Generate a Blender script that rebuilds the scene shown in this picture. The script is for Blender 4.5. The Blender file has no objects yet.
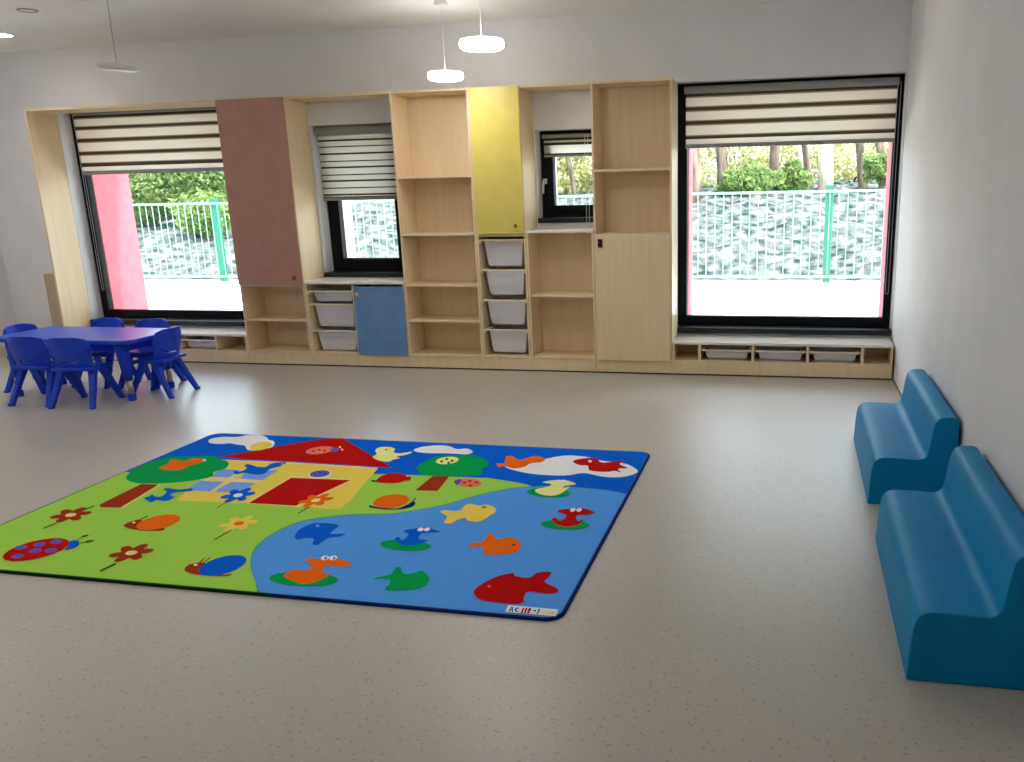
LAMP = 5.9; SUN = .62; SKY = .34; EXPO = 2.55
ADDED_LAMPS = [(-1.9, 2.5), (-4.48, 2.5), (-7.06, 5.3), (-7.06, 2.5)]  # unseen pendant lamps added to raise the brightness of the room
RUG=[
('sky',0,'-0.796,4.018 -0.796,4.665 -0.798,4.68 -0.804,4.694 -0.813,4.706 -0.825,4.715 -0.839,4.721 -0.854,4.723 -3.62,4.723 -3.635,4.721 -3.649,4.715 -3.661,4.706 -3.67,4.694 -3.676,4.68 -3.678,4.665 -3.678,3.925 -3.665,3.925 -2.964,4.05 -2.254,4.111 -1.985,4.127 -1.814,4.131 -1.581,4.144 -1.394,4.096 -1.286,4.043 -1.189,4.067 -1.054,4.062 -0.904,4.044'),
('bank',0,'-0.796,4.018 -0.908,4.056 -0.935,4.06 -0.975,4.065 -1.018,4.07 -1.058,4.074 -1.094,4.077 -1.129,4.079 -1.162,4.08 -1.193,4.079 -1.219,4.076 -1.242,4.07 -1.265,4.063 -1.29,4.055 -1.318,4.047 -1.348,4.037 -1.378,4.025 -1.41,4.007 -1.443,3.982 -1.477,3.951 -1.512,3.917 -1.545,3.881 -1.576,3.842 -1.606,3.798 -1.637,3.755 -1.671,3.716 -1.711,3.68 -1.755,3.646 -1.798,3.616 -1.833,3.592 -1.856,3.577 -1.87,3.57 -1.884,3.566 -1.914,3.56 -1.946,3.553 -1.985,3.547 -2.025,3.54 -2.064,3.53 -2.101,3.516 -2.139,3.498 -2.175,3.479 -2.205,3.459 -2.23,3.439 -2.25,3.418 -2.266,3.395 -2.28,3.369 -2.291,3.338 -2.298,3.303 -2.303,3.266 -2.306,3.232 -2.306,3.2 -2.304,3.169 -2.299,3.139 -2.293,3.11 -2.285,3.082 -2.274,3.055 -2.262,3.028 -2.247,3 -2.229,2.97 -2.209,2.939 -2.187,2.909 -2.165,2.88 -2.142,2.851 -2.116,2.823 -2.094,2.798 -2.078,2.781 -2.02,2.704 -0.854,2.704 -0.839,2.706 -0.825,2.712 -0.813,2.721 -0.804,2.733 -0.798,2.747 -0.796,2.762'),
('pond',0,'-0.796,4.018 -0.904,4.044 -0.931,4.048 -0.971,4.053 -1.014,4.058 -1.054,4.062 -1.09,4.065 -1.125,4.067 -1.158,4.068 -1.189,4.067 -1.215,4.064 -1.238,4.058 -1.261,4.051 -1.286,4.043 -1.314,4.035 -1.344,4.025 -1.374,4.013 -1.406,3.995 -1.439,3.97 -1.473,3.939 -1.508,3.905 -1.541,3.869 -1.572,3.83 -1.602,3.786 -1.633,3.743 -1.667,3.704 -1.707,3.668 -1.751,3.634 -1.794,3.604 -1.829,3.58 -1.852,3.565 -1.866,3.558 -1.88,3.554 -1.902,3.548 -1.934,3.541 -1.973,3.535 -2.013,3.528 -2.052,3.518 -2.089,3.504 -2.127,3.486 -2.163,3.467 -2.193,3.447 -2.218,3.427 -2.238,3.406 -2.254,3.383 -2.268,3.357 -2.279,3.326 -2.286,3.291 -2.291,3.254 -2.294,3.22 -2.294,3.188 -2.292,3.157 -2.287,3.127 -2.281,3.098 -2.273,3.07 -2.262,3.043 -2.25,3.016 -2.235,2.988 -2.217,2.958 -2.197,2.927 -2.175,2.897 -2.153,2.868 -2.13,2.839 -2.104,2.811 -2.082,2.786 -2.066,2.769 -2.006,2.704 -0.854,2.704 -0.839,2.706 -0.825,2.712 -0.813,2.721 -0.804,2.733 -0.798,2.747 -0.796,2.762'),
('white',1,'-3.599,4.547 -3.618,4.603 -3.575,4.65 -3.476,4.664 -3.424,4.718 -3.338,4.724 -3.255,4.665 -3.226,4.63 -3.186,4.616 -3.146,4.573 -3.113,4.493 -3.14,4.425 -3.189,4.409 -3.234,4.42 -3.279,4.469 -3.311,4.498 -3.368,4.509 -3.43,4.527 -3.478,4.506 -3.549,4.509'),
('yellow',0,'-3.06,3.561 -2.809,3.572 -2.635,3.581 -2.414,3.579 -2.326,3.59 -2.23,3.573 -2.151,3.585 -2.154,3.695 -2.259,4.205 -2.391,4.209 -2.825,4.228 -3.223,4.218 -3.197,4.016'),
('peach',0,'-3.275,4.218 -2.828,4.233 -2.264,4.216 -2.257,4.192 -2.81,4.203 -3.212,4.202'),
('red',0,'-3.311,4.262 -3.209,4.377 -3.09,4.495 -3.087,4.518 -2.89,4.704 -2.771,4.736 -2.183,4.229 -2.496,4.236 -2.831,4.245 -3.081,4.24'),
('yellow',0,'-3.15,4.549 -3.134,4.52 -3.126,4.489 -3.127,4.46 -3.135,4.435 -3.151,4.419 -3.172,4.412 -3.196,4.415 -3.22,4.429 -3.241,4.451 -3.258,4.48 -3.266,4.511 -3.267,4.541 -3.259,4.566 -3.243,4.584 -3.221,4.591 -3.196,4.587 -3.172,4.572'),
('lblue',0,'-3.161,4.059 -3.034,4.059 -2.972,3.932 -3.123,3.927'),
('lblue',0,'-2.993,4.05 -2.814,4.087 -2.797,3.918 -2.933,3.915'),
('lblue',0,'-3.144,3.861 -2.998,3.865 -2.971,3.712 -3.106,3.702 -3.121,3.738'),
('lblue',0,'-2.951,3.864 -2.804,3.869 -2.8,3.722 -2.951,3.71'),
('peach',0,'-3.037,4.059 -2.999,4.049 -2.942,3.703 -2.968,3.712'),
('peach',0,'-3.123,3.922 -2.797,3.918 -2.786,3.872 -3.123,3.855'),
('peach',0,'-2.674,3.594 -2.676,4.015 -2.309,4.012 -2.366,3.572'),
('red',0,'-2.658,3.587 -2.662,3.979 -2.315,3.994 -2.396,3.591'),
('blue',1,'-3.061,4.04 -3.018,4.037 -3.011,4.086 -3.06,4.137 -3.049,4.163 -2.97,4.127 -2.92,4.135 -2.92,4.199 -2.847,4.226 -2.841,4.151 -2.868,4.098 -2.854,4.015 -2.903,3.998 -2.976,4.015 -3.007,3.982'),
('white',0,'-2.845,4.194 -2.843,4.191 -2.842,4.188 -2.842,4.185 -2.844,4.184 -2.846,4.184 -2.848,4.185 -2.851,4.186 -2.854,4.189 -2.856,4.192 -2.858,4.195 -2.858,4.198 -2.858,4.2 -2.857,4.202 -2.855,4.202 -2.852,4.201 -2.85,4.199 -2.847,4.197'),
('brown',0,'-3.43,3.758 -3.323,3.763 -3.273,3.425 -3.382,3.413 -3.414,3.449'),
('peach',0,'-3.327,3.77 -3.271,3.425 -3.253,3.409 -3.306,3.751'),
('tgreen',1,'-3.629,3.893 -3.668,4.005 -3.649,4.131 -3.608,4.214 -3.472,4.247 -3.356,4.272 -3.269,4.213 -3.19,4.175 -3.135,4.074 -3.158,4 -3.12,3.926 -3.186,3.849 -3.305,3.792 -3.449,3.765 -3.556,3.803 -3.597,3.841'),
('orange',1,'-3.527,4.014 -3.534,4.099 -3.571,4.168 -3.515,4.164 -3.466,4.159 -3.445,4.212 -3.368,4.204 -3.347,4.164 -3.376,4.098 -3.379,4.013 -3.432,3.993'),
('white',0,'-3.352,4.193 -3.349,4.188 -3.347,4.183 -3.347,4.179 -3.349,4.176 -3.352,4.176 -3.356,4.177 -3.361,4.181 -3.367,4.185 -3.371,4.19 -3.375,4.196 -3.377,4.201 -3.377,4.205 -3.375,4.207 -3.372,4.208 -3.367,4.206 -3.362,4.203 -3.357,4.199'),
('tgreen',1,'-2.045,4.242 -2.048,4.337 -2.017,4.454 -1.924,4.506 -1.795,4.512 -1.68,4.417 -1.654,4.325 -1.668,4.276 -1.637,4.213 -1.678,4.162 -1.879,4.131 -1.98,4.149 -2.011,4.201'),
('brown',0,'-1.895,4.124 -1.802,4.138 -1.772,3.905 -1.892,3.896'),
('cream',0,'-1.864,4.432 -1.858,4.408 -1.859,4.383 -1.868,4.361 -1.884,4.343 -1.903,4.332 -1.925,4.33 -1.947,4.336 -1.966,4.349 -1.979,4.369 -1.986,4.393 -1.985,4.418 -1.976,4.441 -1.961,4.459 -1.94,4.47 -1.918,4.473 -1.896,4.467 -1.877,4.452'),
('dgreen',0,'-1.939,4.378 -1.937,4.372 -1.936,4.366 -1.937,4.362 -1.939,4.359 -1.942,4.358 -1.946,4.36 -1.95,4.364 -1.954,4.369 -1.957,4.375 -1.959,4.382 -1.96,4.388 -1.959,4.392 -1.957,4.395 -1.954,4.395 -1.95,4.394 -1.946,4.39 -1.942,4.384'),
('dgreen',0,'-1.926,4.425 -1.924,4.418 -1.923,4.412 -1.924,4.408 -1.926,4.405 -1.929,4.405 -1.933,4.406 -1.937,4.41 -1.941,4.416 -1.944,4.422 -1.946,4.428 -1.947,4.434 -1.946,4.439 -1.944,4.442 -1.941,4.442 -1.937,4.44 -1.933,4.436 -1.929,4.431'),
('dgreen',0,'-1.883,4.399 -1.881,4.392 -1.88,4.387 -1.881,4.382 -1.883,4.379 -1.886,4.379 -1.89,4.381 -1.894,4.385 -1.898,4.39 -1.901,4.396 -1.903,4.403 -1.904,4.408 -1.903,4.413 -1.901,4.416 -1.898,4.416 -1.894,4.414 -1.89,4.411 -1.886,4.405'),
('dgreen',0,'-1.888,4.361 -1.886,4.355 -1.885,4.349 -1.886,4.345 -1.888,4.342 -1.891,4.342 -1.895,4.344 -1.899,4.347 -1.903,4.353 -1.906,4.359 -1.908,4.365 -1.909,4.371 -1.908,4.375 -1.906,4.378 -1.903,4.378 -1.899,4.377 -1.895,4.373 -1.891,4.368'),
('white',1,'-2.206,4.57 -2.179,4.633 -2.11,4.671 -2.025,4.672 -1.953,4.62 -1.893,4.637 -1.835,4.584 -1.851,4.53 -1.934,4.53 -2.03,4.522 -2.111,4.517 -2.177,4.534'),
('white',1,'-1.559,4.357 -1.488,4.439 -1.385,4.498 -1.27,4.59 -1.138,4.585 -1.052,4.533 -0.9,4.498 -0.811,4.401 -0.808,4.334 -0.872,4.265 -0.973,4.257 -1.087,4.3 -1.178,4.244 -1.336,4.24 -1.476,4.286'),
('orange',1,'-1.617,4.391 -1.579,4.402 -1.606,4.525 -1.562,4.522 -1.508,4.471 -1.441,4.558 -1.371,4.515 -1.371,4.451 -1.426,4.419 -1.443,4.355 -1.496,4.319 -1.56,4.348 -1.585,4.325'),
('red',1,'-1.199,4.497 -1.149,4.554 -1.078,4.565 -1.025,4.494 -0.911,4.554 -0.924,4.481 -0.867,4.42 -0.916,4.399 -0.887,4.341 -0.926,4.362 -0.973,4.336 -1.064,4.349 -1.096,4.427 -1.147,4.433'),
('white',0,'-1.091,4.51 -1.09,4.503 -1.09,4.497 -1.092,4.492 -1.095,4.489 -1.099,4.489 -1.103,4.491 -1.107,4.495 -1.11,4.5 -1.112,4.507 -1.113,4.514 -1.113,4.52 -1.111,4.525 -1.108,4.527 -1.104,4.528 -1.1,4.526 -1.096,4.522 -1.093,4.517'),
('cream',1,'-2.436,4.522 -2.437,4.585 -2.379,4.599 -2.327,4.565 -2.306,4.502 -2.257,4.488 -2.201,4.53 -2.202,4.478 -2.25,4.419 -2.215,4.399 -2.243,4.37 -2.254,4.326 -2.329,4.344 -2.39,4.398 -2.391,4.45'),
('dgreen',0,'-2.366,4.546 -2.365,4.542 -2.364,4.538 -2.365,4.535 -2.367,4.533 -2.369,4.532 -2.373,4.533 -2.376,4.536 -2.38,4.54 -2.382,4.544 -2.384,4.548 -2.384,4.552 -2.384,4.555 -2.382,4.557 -2.379,4.558 -2.375,4.556 -2.372,4.554 -2.369,4.55'),
('pink',0,'-2.706,4.519 -2.696,4.493 -2.696,4.464 -2.705,4.437 -2.722,4.414 -2.746,4.398 -2.773,4.391 -2.8,4.394 -2.825,4.407 -2.844,4.427 -2.855,4.453 -2.856,4.481 -2.848,4.509 -2.83,4.533 -2.806,4.549 -2.778,4.557 -2.75,4.553 -2.725,4.54'),
('violet',0,'-2.668,4.507 -2.661,4.492 -2.657,4.478 -2.657,4.466 -2.66,4.458 -2.667,4.453 -2.676,4.454 -2.686,4.459 -2.697,4.469 -2.706,4.481 -2.713,4.495 -2.717,4.51 -2.717,4.522 -2.714,4.531 -2.707,4.535 -2.698,4.535 -2.688,4.529 -2.677,4.519'),
('red',0,'-2.796,4.451 -2.794,4.446 -2.793,4.441 -2.793,4.437 -2.796,4.435 -2.799,4.435 -2.803,4.436 -2.808,4.439 -2.812,4.443 -2.815,4.448 -2.818,4.453 -2.819,4.458 -2.818,4.462 -2.816,4.464 -2.813,4.464 -2.809,4.463 -2.804,4.46 -2.8,4.456'),
('red',0,'-2.774,4.481 -2.772,4.476 -2.771,4.471 -2.772,4.467 -2.774,4.465 -2.777,4.465 -2.781,4.466 -2.786,4.469 -2.79,4.473 -2.794,4.478 -2.796,4.483 -2.797,4.488 -2.796,4.492 -2.794,4.494 -2.791,4.495 -2.787,4.493 -2.782,4.49 -2.778,4.486'),
('red',0,'-2.735,4.473 -2.732,4.468 -2.732,4.464 -2.732,4.46 -2.734,4.458 -2.738,4.457 -2.742,4.458 -2.746,4.461 -2.751,4.466 -2.754,4.471 -2.756,4.476 -2.757,4.48 -2.757,4.484 -2.755,4.486 -2.751,4.487 -2.747,4.486 -2.743,4.483 -2.738,4.478'),
('cream',0,'-2.678,4.55 -2.675,4.544 -2.673,4.538 -2.672,4.534 -2.673,4.531 -2.676,4.531 -2.679,4.533 -2.683,4.537 -2.687,4.542 -2.691,4.548 -2.694,4.554 -2.696,4.56 -2.696,4.564 -2.695,4.566 -2.693,4.567 -2.69,4.565 -2.686,4.561 -2.681,4.556'),
('cream',0,'-2.639,4.506 -2.636,4.5 -2.634,4.495 -2.634,4.491 -2.635,4.488 -2.637,4.488 -2.64,4.49 -2.644,4.493 -2.648,4.499 -2.652,4.504 -2.655,4.51 -2.656,4.516 -2.657,4.52 -2.656,4.523 -2.654,4.523 -2.65,4.521 -2.647,4.517 -2.643,4.512'),
('white',0,'-2.48,4.086 -2.47,4.061 -2.467,4.037 -2.471,4.015 -2.483,3.999 -2.501,3.989 -2.522,3.988 -2.545,3.995 -2.566,4.009 -2.583,4.03 -2.594,4.054 -2.598,4.079 -2.594,4.101 -2.582,4.118 -2.564,4.128 -2.542,4.13 -2.518,4.122 -2.497,4.107'),
('violet',0,'-2.491,4.091 -2.483,4.071 -2.481,4.051 -2.487,4.032 -2.498,4.018 -2.515,4.009 -2.534,4.007 -2.554,4.012 -2.572,4.023 -2.586,4.04 -2.595,4.06 -2.597,4.08 -2.592,4.099 -2.58,4.114 -2.564,4.124 -2.544,4.126 -2.524,4.12 -2.506,4.108'),
('blue',0,'-2.551,4.057 -2.548,4.051 -2.547,4.046 -2.547,4.042 -2.55,4.039 -2.553,4.039 -2.558,4.04 -2.563,4.044 -2.567,4.048 -2.571,4.054 -2.574,4.06 -2.575,4.065 -2.575,4.069 -2.573,4.072 -2.569,4.072 -2.564,4.071 -2.559,4.067 -2.555,4.063'),
('blue',0,'-2.533,4.082 -2.531,4.077 -2.53,4.071 -2.53,4.067 -2.532,4.065 -2.536,4.064 -2.54,4.066 -2.545,4.069 -2.55,4.074 -2.554,4.079 -2.557,4.085 -2.558,4.09 -2.557,4.095 -2.555,4.097 -2.552,4.098 -2.547,4.096 -2.542,4.093 -2.537,4.088'),
('blue',0,'-2.499,4.072 -2.496,4.066 -2.495,4.061 -2.496,4.057 -2.498,4.054 -2.502,4.053 -2.506,4.055 -2.511,4.058 -2.516,4.063 -2.52,4.069 -2.522,4.074 -2.523,4.08 -2.523,4.084 -2.521,4.086 -2.517,4.087 -2.513,4.085 -2.508,4.082 -2.503,4.077'),
('red',1,'-2.169,4.003 -2.173,4.097 -2.118,4.143 -2.05,4.116 -2.009,4.045 -2.043,3.986 -2.13,3.979'),
('dgreen',0,'-2.187,3.985 -2.148,3.983 -2.161,4.011 -2.201,4.013'),
('red',0,'-2,4.082 -1.994,4.07 -1.99,4.058 -1.989,4.046 -1.989,4.036 -1.992,4.03 -1.997,4.027 -2.003,4.029 -2.01,4.034 -2.017,4.043 -2.022,4.055 -2.026,4.067 -2.028,4.079 -2.028,4.089 -2.025,4.096 -2.02,4.098 -2.014,4.097 -2.007,4.091'),
('orange',0,'-1.869,3.772 -1.858,3.738 -1.857,3.703 -1.867,3.671 -1.885,3.645 -1.911,3.629 -1.941,3.624 -1.971,3.63 -1.999,3.648 -2.02,3.674 -2.032,3.707 -2.035,3.743 -2.026,3.776 -2.007,3.803 -1.98,3.821 -1.949,3.826 -1.918,3.819 -1.89,3.8'),
('navy',1,'-2.025,3.654 -1.973,3.635 -1.874,3.633 -1.845,3.692 -1.832,3.741 -1.807,3.708 -1.81,3.661 -1.856,3.625 -1.942,3.615 -2.012,3.629'),
('dgreen',0,'-1.83,3.726 -1.835,3.782 -1.844,3.792 -1.84,3.736'),
('pink',0,'-1.585,4.055 -1.581,4.033 -1.586,4.013 -1.6,3.998 -1.62,3.99 -1.644,3.988 -1.669,3.994 -1.693,4.007 -1.713,4.025 -1.725,4.047 -1.729,4.069 -1.725,4.089 -1.711,4.105 -1.691,4.114 -1.666,4.115 -1.64,4.109 -1.616,4.095 -1.597,4.076'),
('brown',0,'-1.672,4.054 -1.67,4.05 -1.671,4.045 -1.672,4.042 -1.674,4.04 -1.678,4.039 -1.682,4.04 -1.686,4.043 -1.689,4.047 -1.691,4.051 -1.693,4.056 -1.693,4.061 -1.691,4.064 -1.689,4.066 -1.685,4.067 -1.681,4.066 -1.678,4.063 -1.674,4.059'),
('brown',0,'-1.651,4.079 -1.65,4.074 -1.65,4.069 -1.652,4.066 -1.654,4.064 -1.658,4.063 -1.661,4.064 -1.665,4.067 -1.669,4.071 -1.671,4.076 -1.672,4.081 -1.672,4.085 -1.671,4.089 -1.668,4.091 -1.665,4.092 -1.661,4.09 -1.657,4.088 -1.654,4.084'),
('brown',0,'-1.621,4.01 -1.62,4.005 -1.62,4.001 -1.622,3.997 -1.624,3.995 -1.628,3.995 -1.631,3.996 -1.635,3.999 -1.638,4.002 -1.641,4.007 -1.642,4.012 -1.642,4.016 -1.641,4.02 -1.638,4.022 -1.635,4.022 -1.631,4.021 -1.627,4.018 -1.624,4.015'),
('brown',0,'-1.609,4.064 -1.608,4.059 -1.608,4.055 -1.609,4.051 -1.612,4.049 -1.615,4.049 -1.619,4.05 -1.623,4.053 -1.626,4.057 -1.628,4.061 -1.63,4.066 -1.629,4.071 -1.628,4.074 -1.625,4.076 -1.622,4.077 -1.618,4.076 -1.614,4.073 -1.611,4.069'),
('violet',1,'-1.746,4.064 -1.73,4.099 -1.707,4.081 -1.701,4.008 -1.723,4.026'),
('brown',1,'-3.069,3.214 -3.079,3.257 -3.05,3.301 -2.994,3.251 -2.913,3.215 -2.855,3.221 -2.846,3.194 -2.919,3.179 -3.004,3.187'),
('orange',0,'-2.869,3.352 -2.851,3.323 -2.844,3.289 -2.847,3.255 -2.86,3.224 -2.883,3.2 -2.911,3.186 -2.942,3.183 -2.972,3.192 -2.999,3.211 -3.017,3.239 -3.027,3.273 -3.025,3.308 -3.012,3.34 -2.989,3.365 -2.96,3.38 -2.927,3.383 -2.896,3.373'),
('dgreen',0,'-3.044,3.295 -3.04,3.339 -3.052,3.351 -3.056,3.307'),
('cream',0,'-3.043,3.26 -3.041,3.256 -3.04,3.253 -3.04,3.25 -3.042,3.248 -3.045,3.248 -3.049,3.249 -3.053,3.251 -3.058,3.253 -3.061,3.257 -3.064,3.26 -3.065,3.264 -3.064,3.267 -3.062,3.268 -3.059,3.269 -3.055,3.268 -3.051,3.266 -3.047,3.263'),
('brown',1,'-2.451,2.841 -2.458,2.883 -2.409,2.91 -2.334,2.842 -2.256,2.82 -2.22,2.83 -2.225,2.81 -2.283,2.798 -2.363,2.799 -2.419,2.815'),
('blue',0,'-2.249,2.973 -2.232,2.943 -2.225,2.908 -2.228,2.873 -2.241,2.841 -2.262,2.816 -2.289,2.801 -2.318,2.797 -2.347,2.805 -2.372,2.824 -2.39,2.852 -2.398,2.886 -2.397,2.922 -2.385,2.956 -2.363,2.983 -2.335,2.999 -2.304,3.003 -2.275,2.994'),
('brown',0,'-2.427,2.906 -2.433,2.953 -2.441,2.96 -2.436,2.913'),
('brown',0,'-2.408,2.906 -2.41,2.956 -2.419,2.964 -2.416,2.913'),
('white',0,'-2.422,2.885 -2.419,2.881 -2.419,2.878 -2.419,2.875 -2.421,2.874 -2.424,2.873 -2.428,2.874 -2.432,2.876 -2.436,2.879 -2.44,2.882 -2.442,2.886 -2.443,2.889 -2.442,2.892 -2.44,2.894 -2.437,2.894 -2.433,2.893 -2.429,2.891 -2.425,2.889'),
('red',0,'-3.174,3.003 -3.148,2.968 -3.135,2.926 -3.137,2.883 -3.153,2.842 -3.181,2.809 -3.217,2.788 -3.257,2.78 -3.297,2.786 -3.333,2.807 -3.359,2.839 -3.374,2.879 -3.375,2.923 -3.361,2.966 -3.333,3.002 -3.295,3.025 -3.252,3.034 -3.21,3.026'),
('violet',0,'-3.255,2.842 -3.249,2.834 -3.246,2.826 -3.247,2.818 -3.251,2.811 -3.258,2.807 -3.267,2.805 -3.278,2.806 -3.288,2.809 -3.296,2.815 -3.303,2.823 -3.306,2.831 -3.305,2.839 -3.301,2.846 -3.294,2.85 -3.285,2.852 -3.274,2.851 -3.264,2.848'),
('violet',0,'-3.325,2.927 -3.319,2.919 -3.316,2.911 -3.316,2.903 -3.32,2.896 -3.327,2.891 -3.337,2.889 -3.348,2.89 -3.358,2.894 -3.367,2.9 -3.374,2.908 -3.377,2.916 -3.377,2.925 -3.373,2.932 -3.366,2.937 -3.356,2.939 -3.345,2.938 -3.335,2.934'),
('violet',0,'-3.227,2.906 -3.221,2.898 -3.218,2.89 -3.218,2.882 -3.223,2.875 -3.23,2.87 -3.239,2.868 -3.25,2.869 -3.26,2.873 -3.269,2.879 -3.275,2.887 -3.278,2.895 -3.278,2.903 -3.273,2.91 -3.266,2.915 -3.257,2.917 -3.246,2.916 -3.236,2.912'),
('violet',0,'-3.269,2.969 -3.262,2.961 -3.259,2.952 -3.26,2.944 -3.264,2.937 -3.271,2.932 -3.281,2.93 -3.291,2.931 -3.302,2.935 -3.311,2.942 -3.318,2.95 -3.321,2.958 -3.32,2.967 -3.316,2.974 -3.309,2.979 -3.299,2.981 -3.288,2.98 -3.278,2.976'),
('violet',0,'-3.159,2.922 -3.153,2.914 -3.15,2.905 -3.151,2.897 -3.155,2.89 -3.162,2.886 -3.172,2.884 -3.182,2.885 -3.192,2.889 -3.201,2.895 -3.207,2.902 -3.21,2.911 -3.21,2.919 -3.205,2.926 -3.198,2.931 -3.188,2.933 -3.178,2.932 -3.168,2.928'),
('violet',0,'-3.217,3.011 -3.211,3.003 -3.208,2.994 -3.208,2.985 -3.213,2.978 -3.22,2.973 -3.23,2.971 -3.24,2.972 -3.251,2.976 -3.26,2.983 -3.267,2.991 -3.27,3 -3.269,3.009 -3.265,3.016 -3.257,3.021 -3.248,3.023 -3.237,3.022 -3.226,3.018'),
('blue',1,'-3.178,3.007 -3.156,3.026 -3.117,2.999 -3.097,2.966 -3.109,2.927 -3.124,2.922 -3.145,2.965'),
('dgreen',0,'-3.154,3.027 -3.156,3.068 -3.163,3.074 -3.161,3.033'),
('dgreen',0,'-3.151,3.088 -3.148,3.085 -3.147,3.08 -3.146,3.074 -3.148,3.069 -3.151,3.065 -3.154,3.062 -3.158,3.061 -3.163,3.061 -3.166,3.063 -3.169,3.067 -3.171,3.072 -3.171,3.077 -3.169,3.083 -3.167,3.087 -3.163,3.09 -3.159,3.091 -3.155,3.091'),
('dgreen',0,'-3.111,2.996 -3.091,3.012 -3.097,3.018 -3.118,3.003'),
('dgreen',0,'-3.075,3.036 -3.073,3.032 -3.072,3.027 -3.073,3.022 -3.076,3.017 -3.081,3.013 -3.087,3.01 -3.092,3.01 -3.098,3.011 -3.102,3.014 -3.105,3.018 -3.106,3.023 -3.104,3.028 -3.101,3.033 -3.097,3.037 -3.091,3.039 -3.085,3.04 -3.08,3.039'),
('brown',1,'-3.368,3.309 -3.387,3.295 -3.375,3.284 -3.356,3.266 -3.351,3.247 -3.36,3.235 -3.381,3.235 -3.406,3.246 -3.408,3.232 -3.412,3.21 -3.425,3.198 -3.441,3.202 -3.455,3.22 -3.461,3.245 -3.476,3.242 -3.498,3.237 -3.517,3.244 -3.525,3.26 -3.518,3.279 -3.499,3.293 -3.511,3.305 -3.532,3.323 -3.538,3.343 -3.528,3.355 -3.507,3.356 -3.481,3.343 -3.479,3.358 -3.475,3.382 -3.462,3.395 -3.445,3.39 -3.43,3.371 -3.424,3.344 -3.41,3.347 -3.387,3.352 -3.368,3.345 -3.36,3.328'),
('peach',0,'-3.423,3.308 -3.417,3.301 -3.414,3.292 -3.415,3.284 -3.419,3.276 -3.426,3.272 -3.435,3.269 -3.445,3.27 -3.455,3.274 -3.463,3.28 -3.469,3.288 -3.472,3.296 -3.471,3.305 -3.467,3.312 -3.46,3.317 -3.451,3.319 -3.441,3.318 -3.431,3.315'),
('dgreen',0,'-3.429,3.118 -3.42,3.184 -3.43,3.193 -3.44,3.127'),
('dgreen',0,'-3.427,3.344 -3.418,3.418 -3.431,3.43 -3.44,3.355'),
('brown',1,'-2.725,2.957 -2.745,2.944 -2.735,2.932 -2.718,2.915 -2.715,2.897 -2.725,2.885 -2.745,2.886 -2.767,2.898 -2.771,2.884 -2.776,2.863 -2.789,2.852 -2.805,2.856 -2.817,2.874 -2.82,2.898 -2.834,2.896 -2.856,2.892 -2.873,2.899 -2.879,2.915 -2.871,2.933 -2.852,2.946 -2.862,2.957 -2.88,2.976 -2.884,2.995 -2.874,3.007 -2.854,3.006 -2.83,2.993 -2.827,3.008 -2.821,3.031 -2.808,3.042 -2.791,3.037 -2.779,3.018 -2.776,2.992 -2.762,2.995 -2.74,2.999 -2.722,2.991 -2.717,2.975'),
('peach',0,'-2.777,2.958 -2.772,2.95 -2.77,2.942 -2.772,2.934 -2.776,2.927 -2.783,2.923 -2.792,2.921 -2.802,2.922 -2.811,2.926 -2.819,2.932 -2.824,2.94 -2.826,2.948 -2.825,2.956 -2.82,2.963 -2.813,2.967 -2.804,2.969 -2.794,2.968 -2.785,2.964'),
('dgreen',0,'-2.784,2.753 -2.775,2.831 -2.791,2.844 -2.798,2.765'),
('yellow',1,'-2.466,3.341 -2.485,3.328 -2.476,3.316 -2.462,3.296 -2.459,3.277 -2.47,3.266 -2.488,3.266 -2.509,3.28 -2.513,3.266 -2.519,3.243 -2.532,3.232 -2.546,3.237 -2.556,3.256 -2.558,3.282 -2.571,3.28 -2.592,3.276 -2.608,3.285 -2.613,3.302 -2.604,3.32 -2.585,3.333 -2.595,3.346 -2.61,3.366 -2.613,3.386 -2.603,3.398 -2.584,3.397 -2.562,3.383 -2.558,3.398 -2.552,3.422 -2.539,3.434 -2.524,3.428 -2.513,3.408 -2.512,3.38 -2.498,3.382 -2.477,3.386 -2.461,3.377 -2.457,3.36'),
('orange',0,'-2.515,3.344 -2.51,3.335 -2.509,3.327 -2.511,3.318 -2.515,3.312 -2.522,3.307 -2.531,3.305 -2.54,3.307 -2.548,3.311 -2.555,3.318 -2.56,3.326 -2.561,3.335 -2.56,3.343 -2.555,3.35 -2.548,3.355 -2.539,3.356 -2.53,3.355 -2.522,3.35'),
('dgreen',0,'-2.522,3.135 -2.514,3.248 -2.523,3.256 -2.53,3.143'),
('blue',1,'-2.714,3.688 -2.732,3.674 -2.722,3.661 -2.706,3.639 -2.703,3.618 -2.712,3.606 -2.731,3.607 -2.752,3.623 -2.755,3.607 -2.76,3.583 -2.772,3.572 -2.787,3.577 -2.798,3.598 -2.802,3.627 -2.815,3.625 -2.836,3.621 -2.852,3.631 -2.858,3.65 -2.851,3.67 -2.833,3.683 -2.843,3.698 -2.86,3.72 -2.865,3.742 -2.855,3.755 -2.836,3.753 -2.813,3.737 -2.81,3.753 -2.806,3.78 -2.793,3.792 -2.778,3.785 -2.766,3.762 -2.762,3.732 -2.749,3.734 -2.728,3.738 -2.712,3.728 -2.706,3.708'),
('white',0,'-2.763,3.692 -2.758,3.683 -2.756,3.674 -2.757,3.665 -2.761,3.658 -2.768,3.653 -2.776,3.651 -2.785,3.653 -2.794,3.658 -2.802,3.666 -2.807,3.675 -2.809,3.684 -2.808,3.693 -2.804,3.701 -2.797,3.705 -2.789,3.707 -2.779,3.705 -2.77,3.7'),
('dgreen',0,'-2.773,3.497 -2.775,3.573 -2.783,3.581 -2.78,3.505'),
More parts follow.
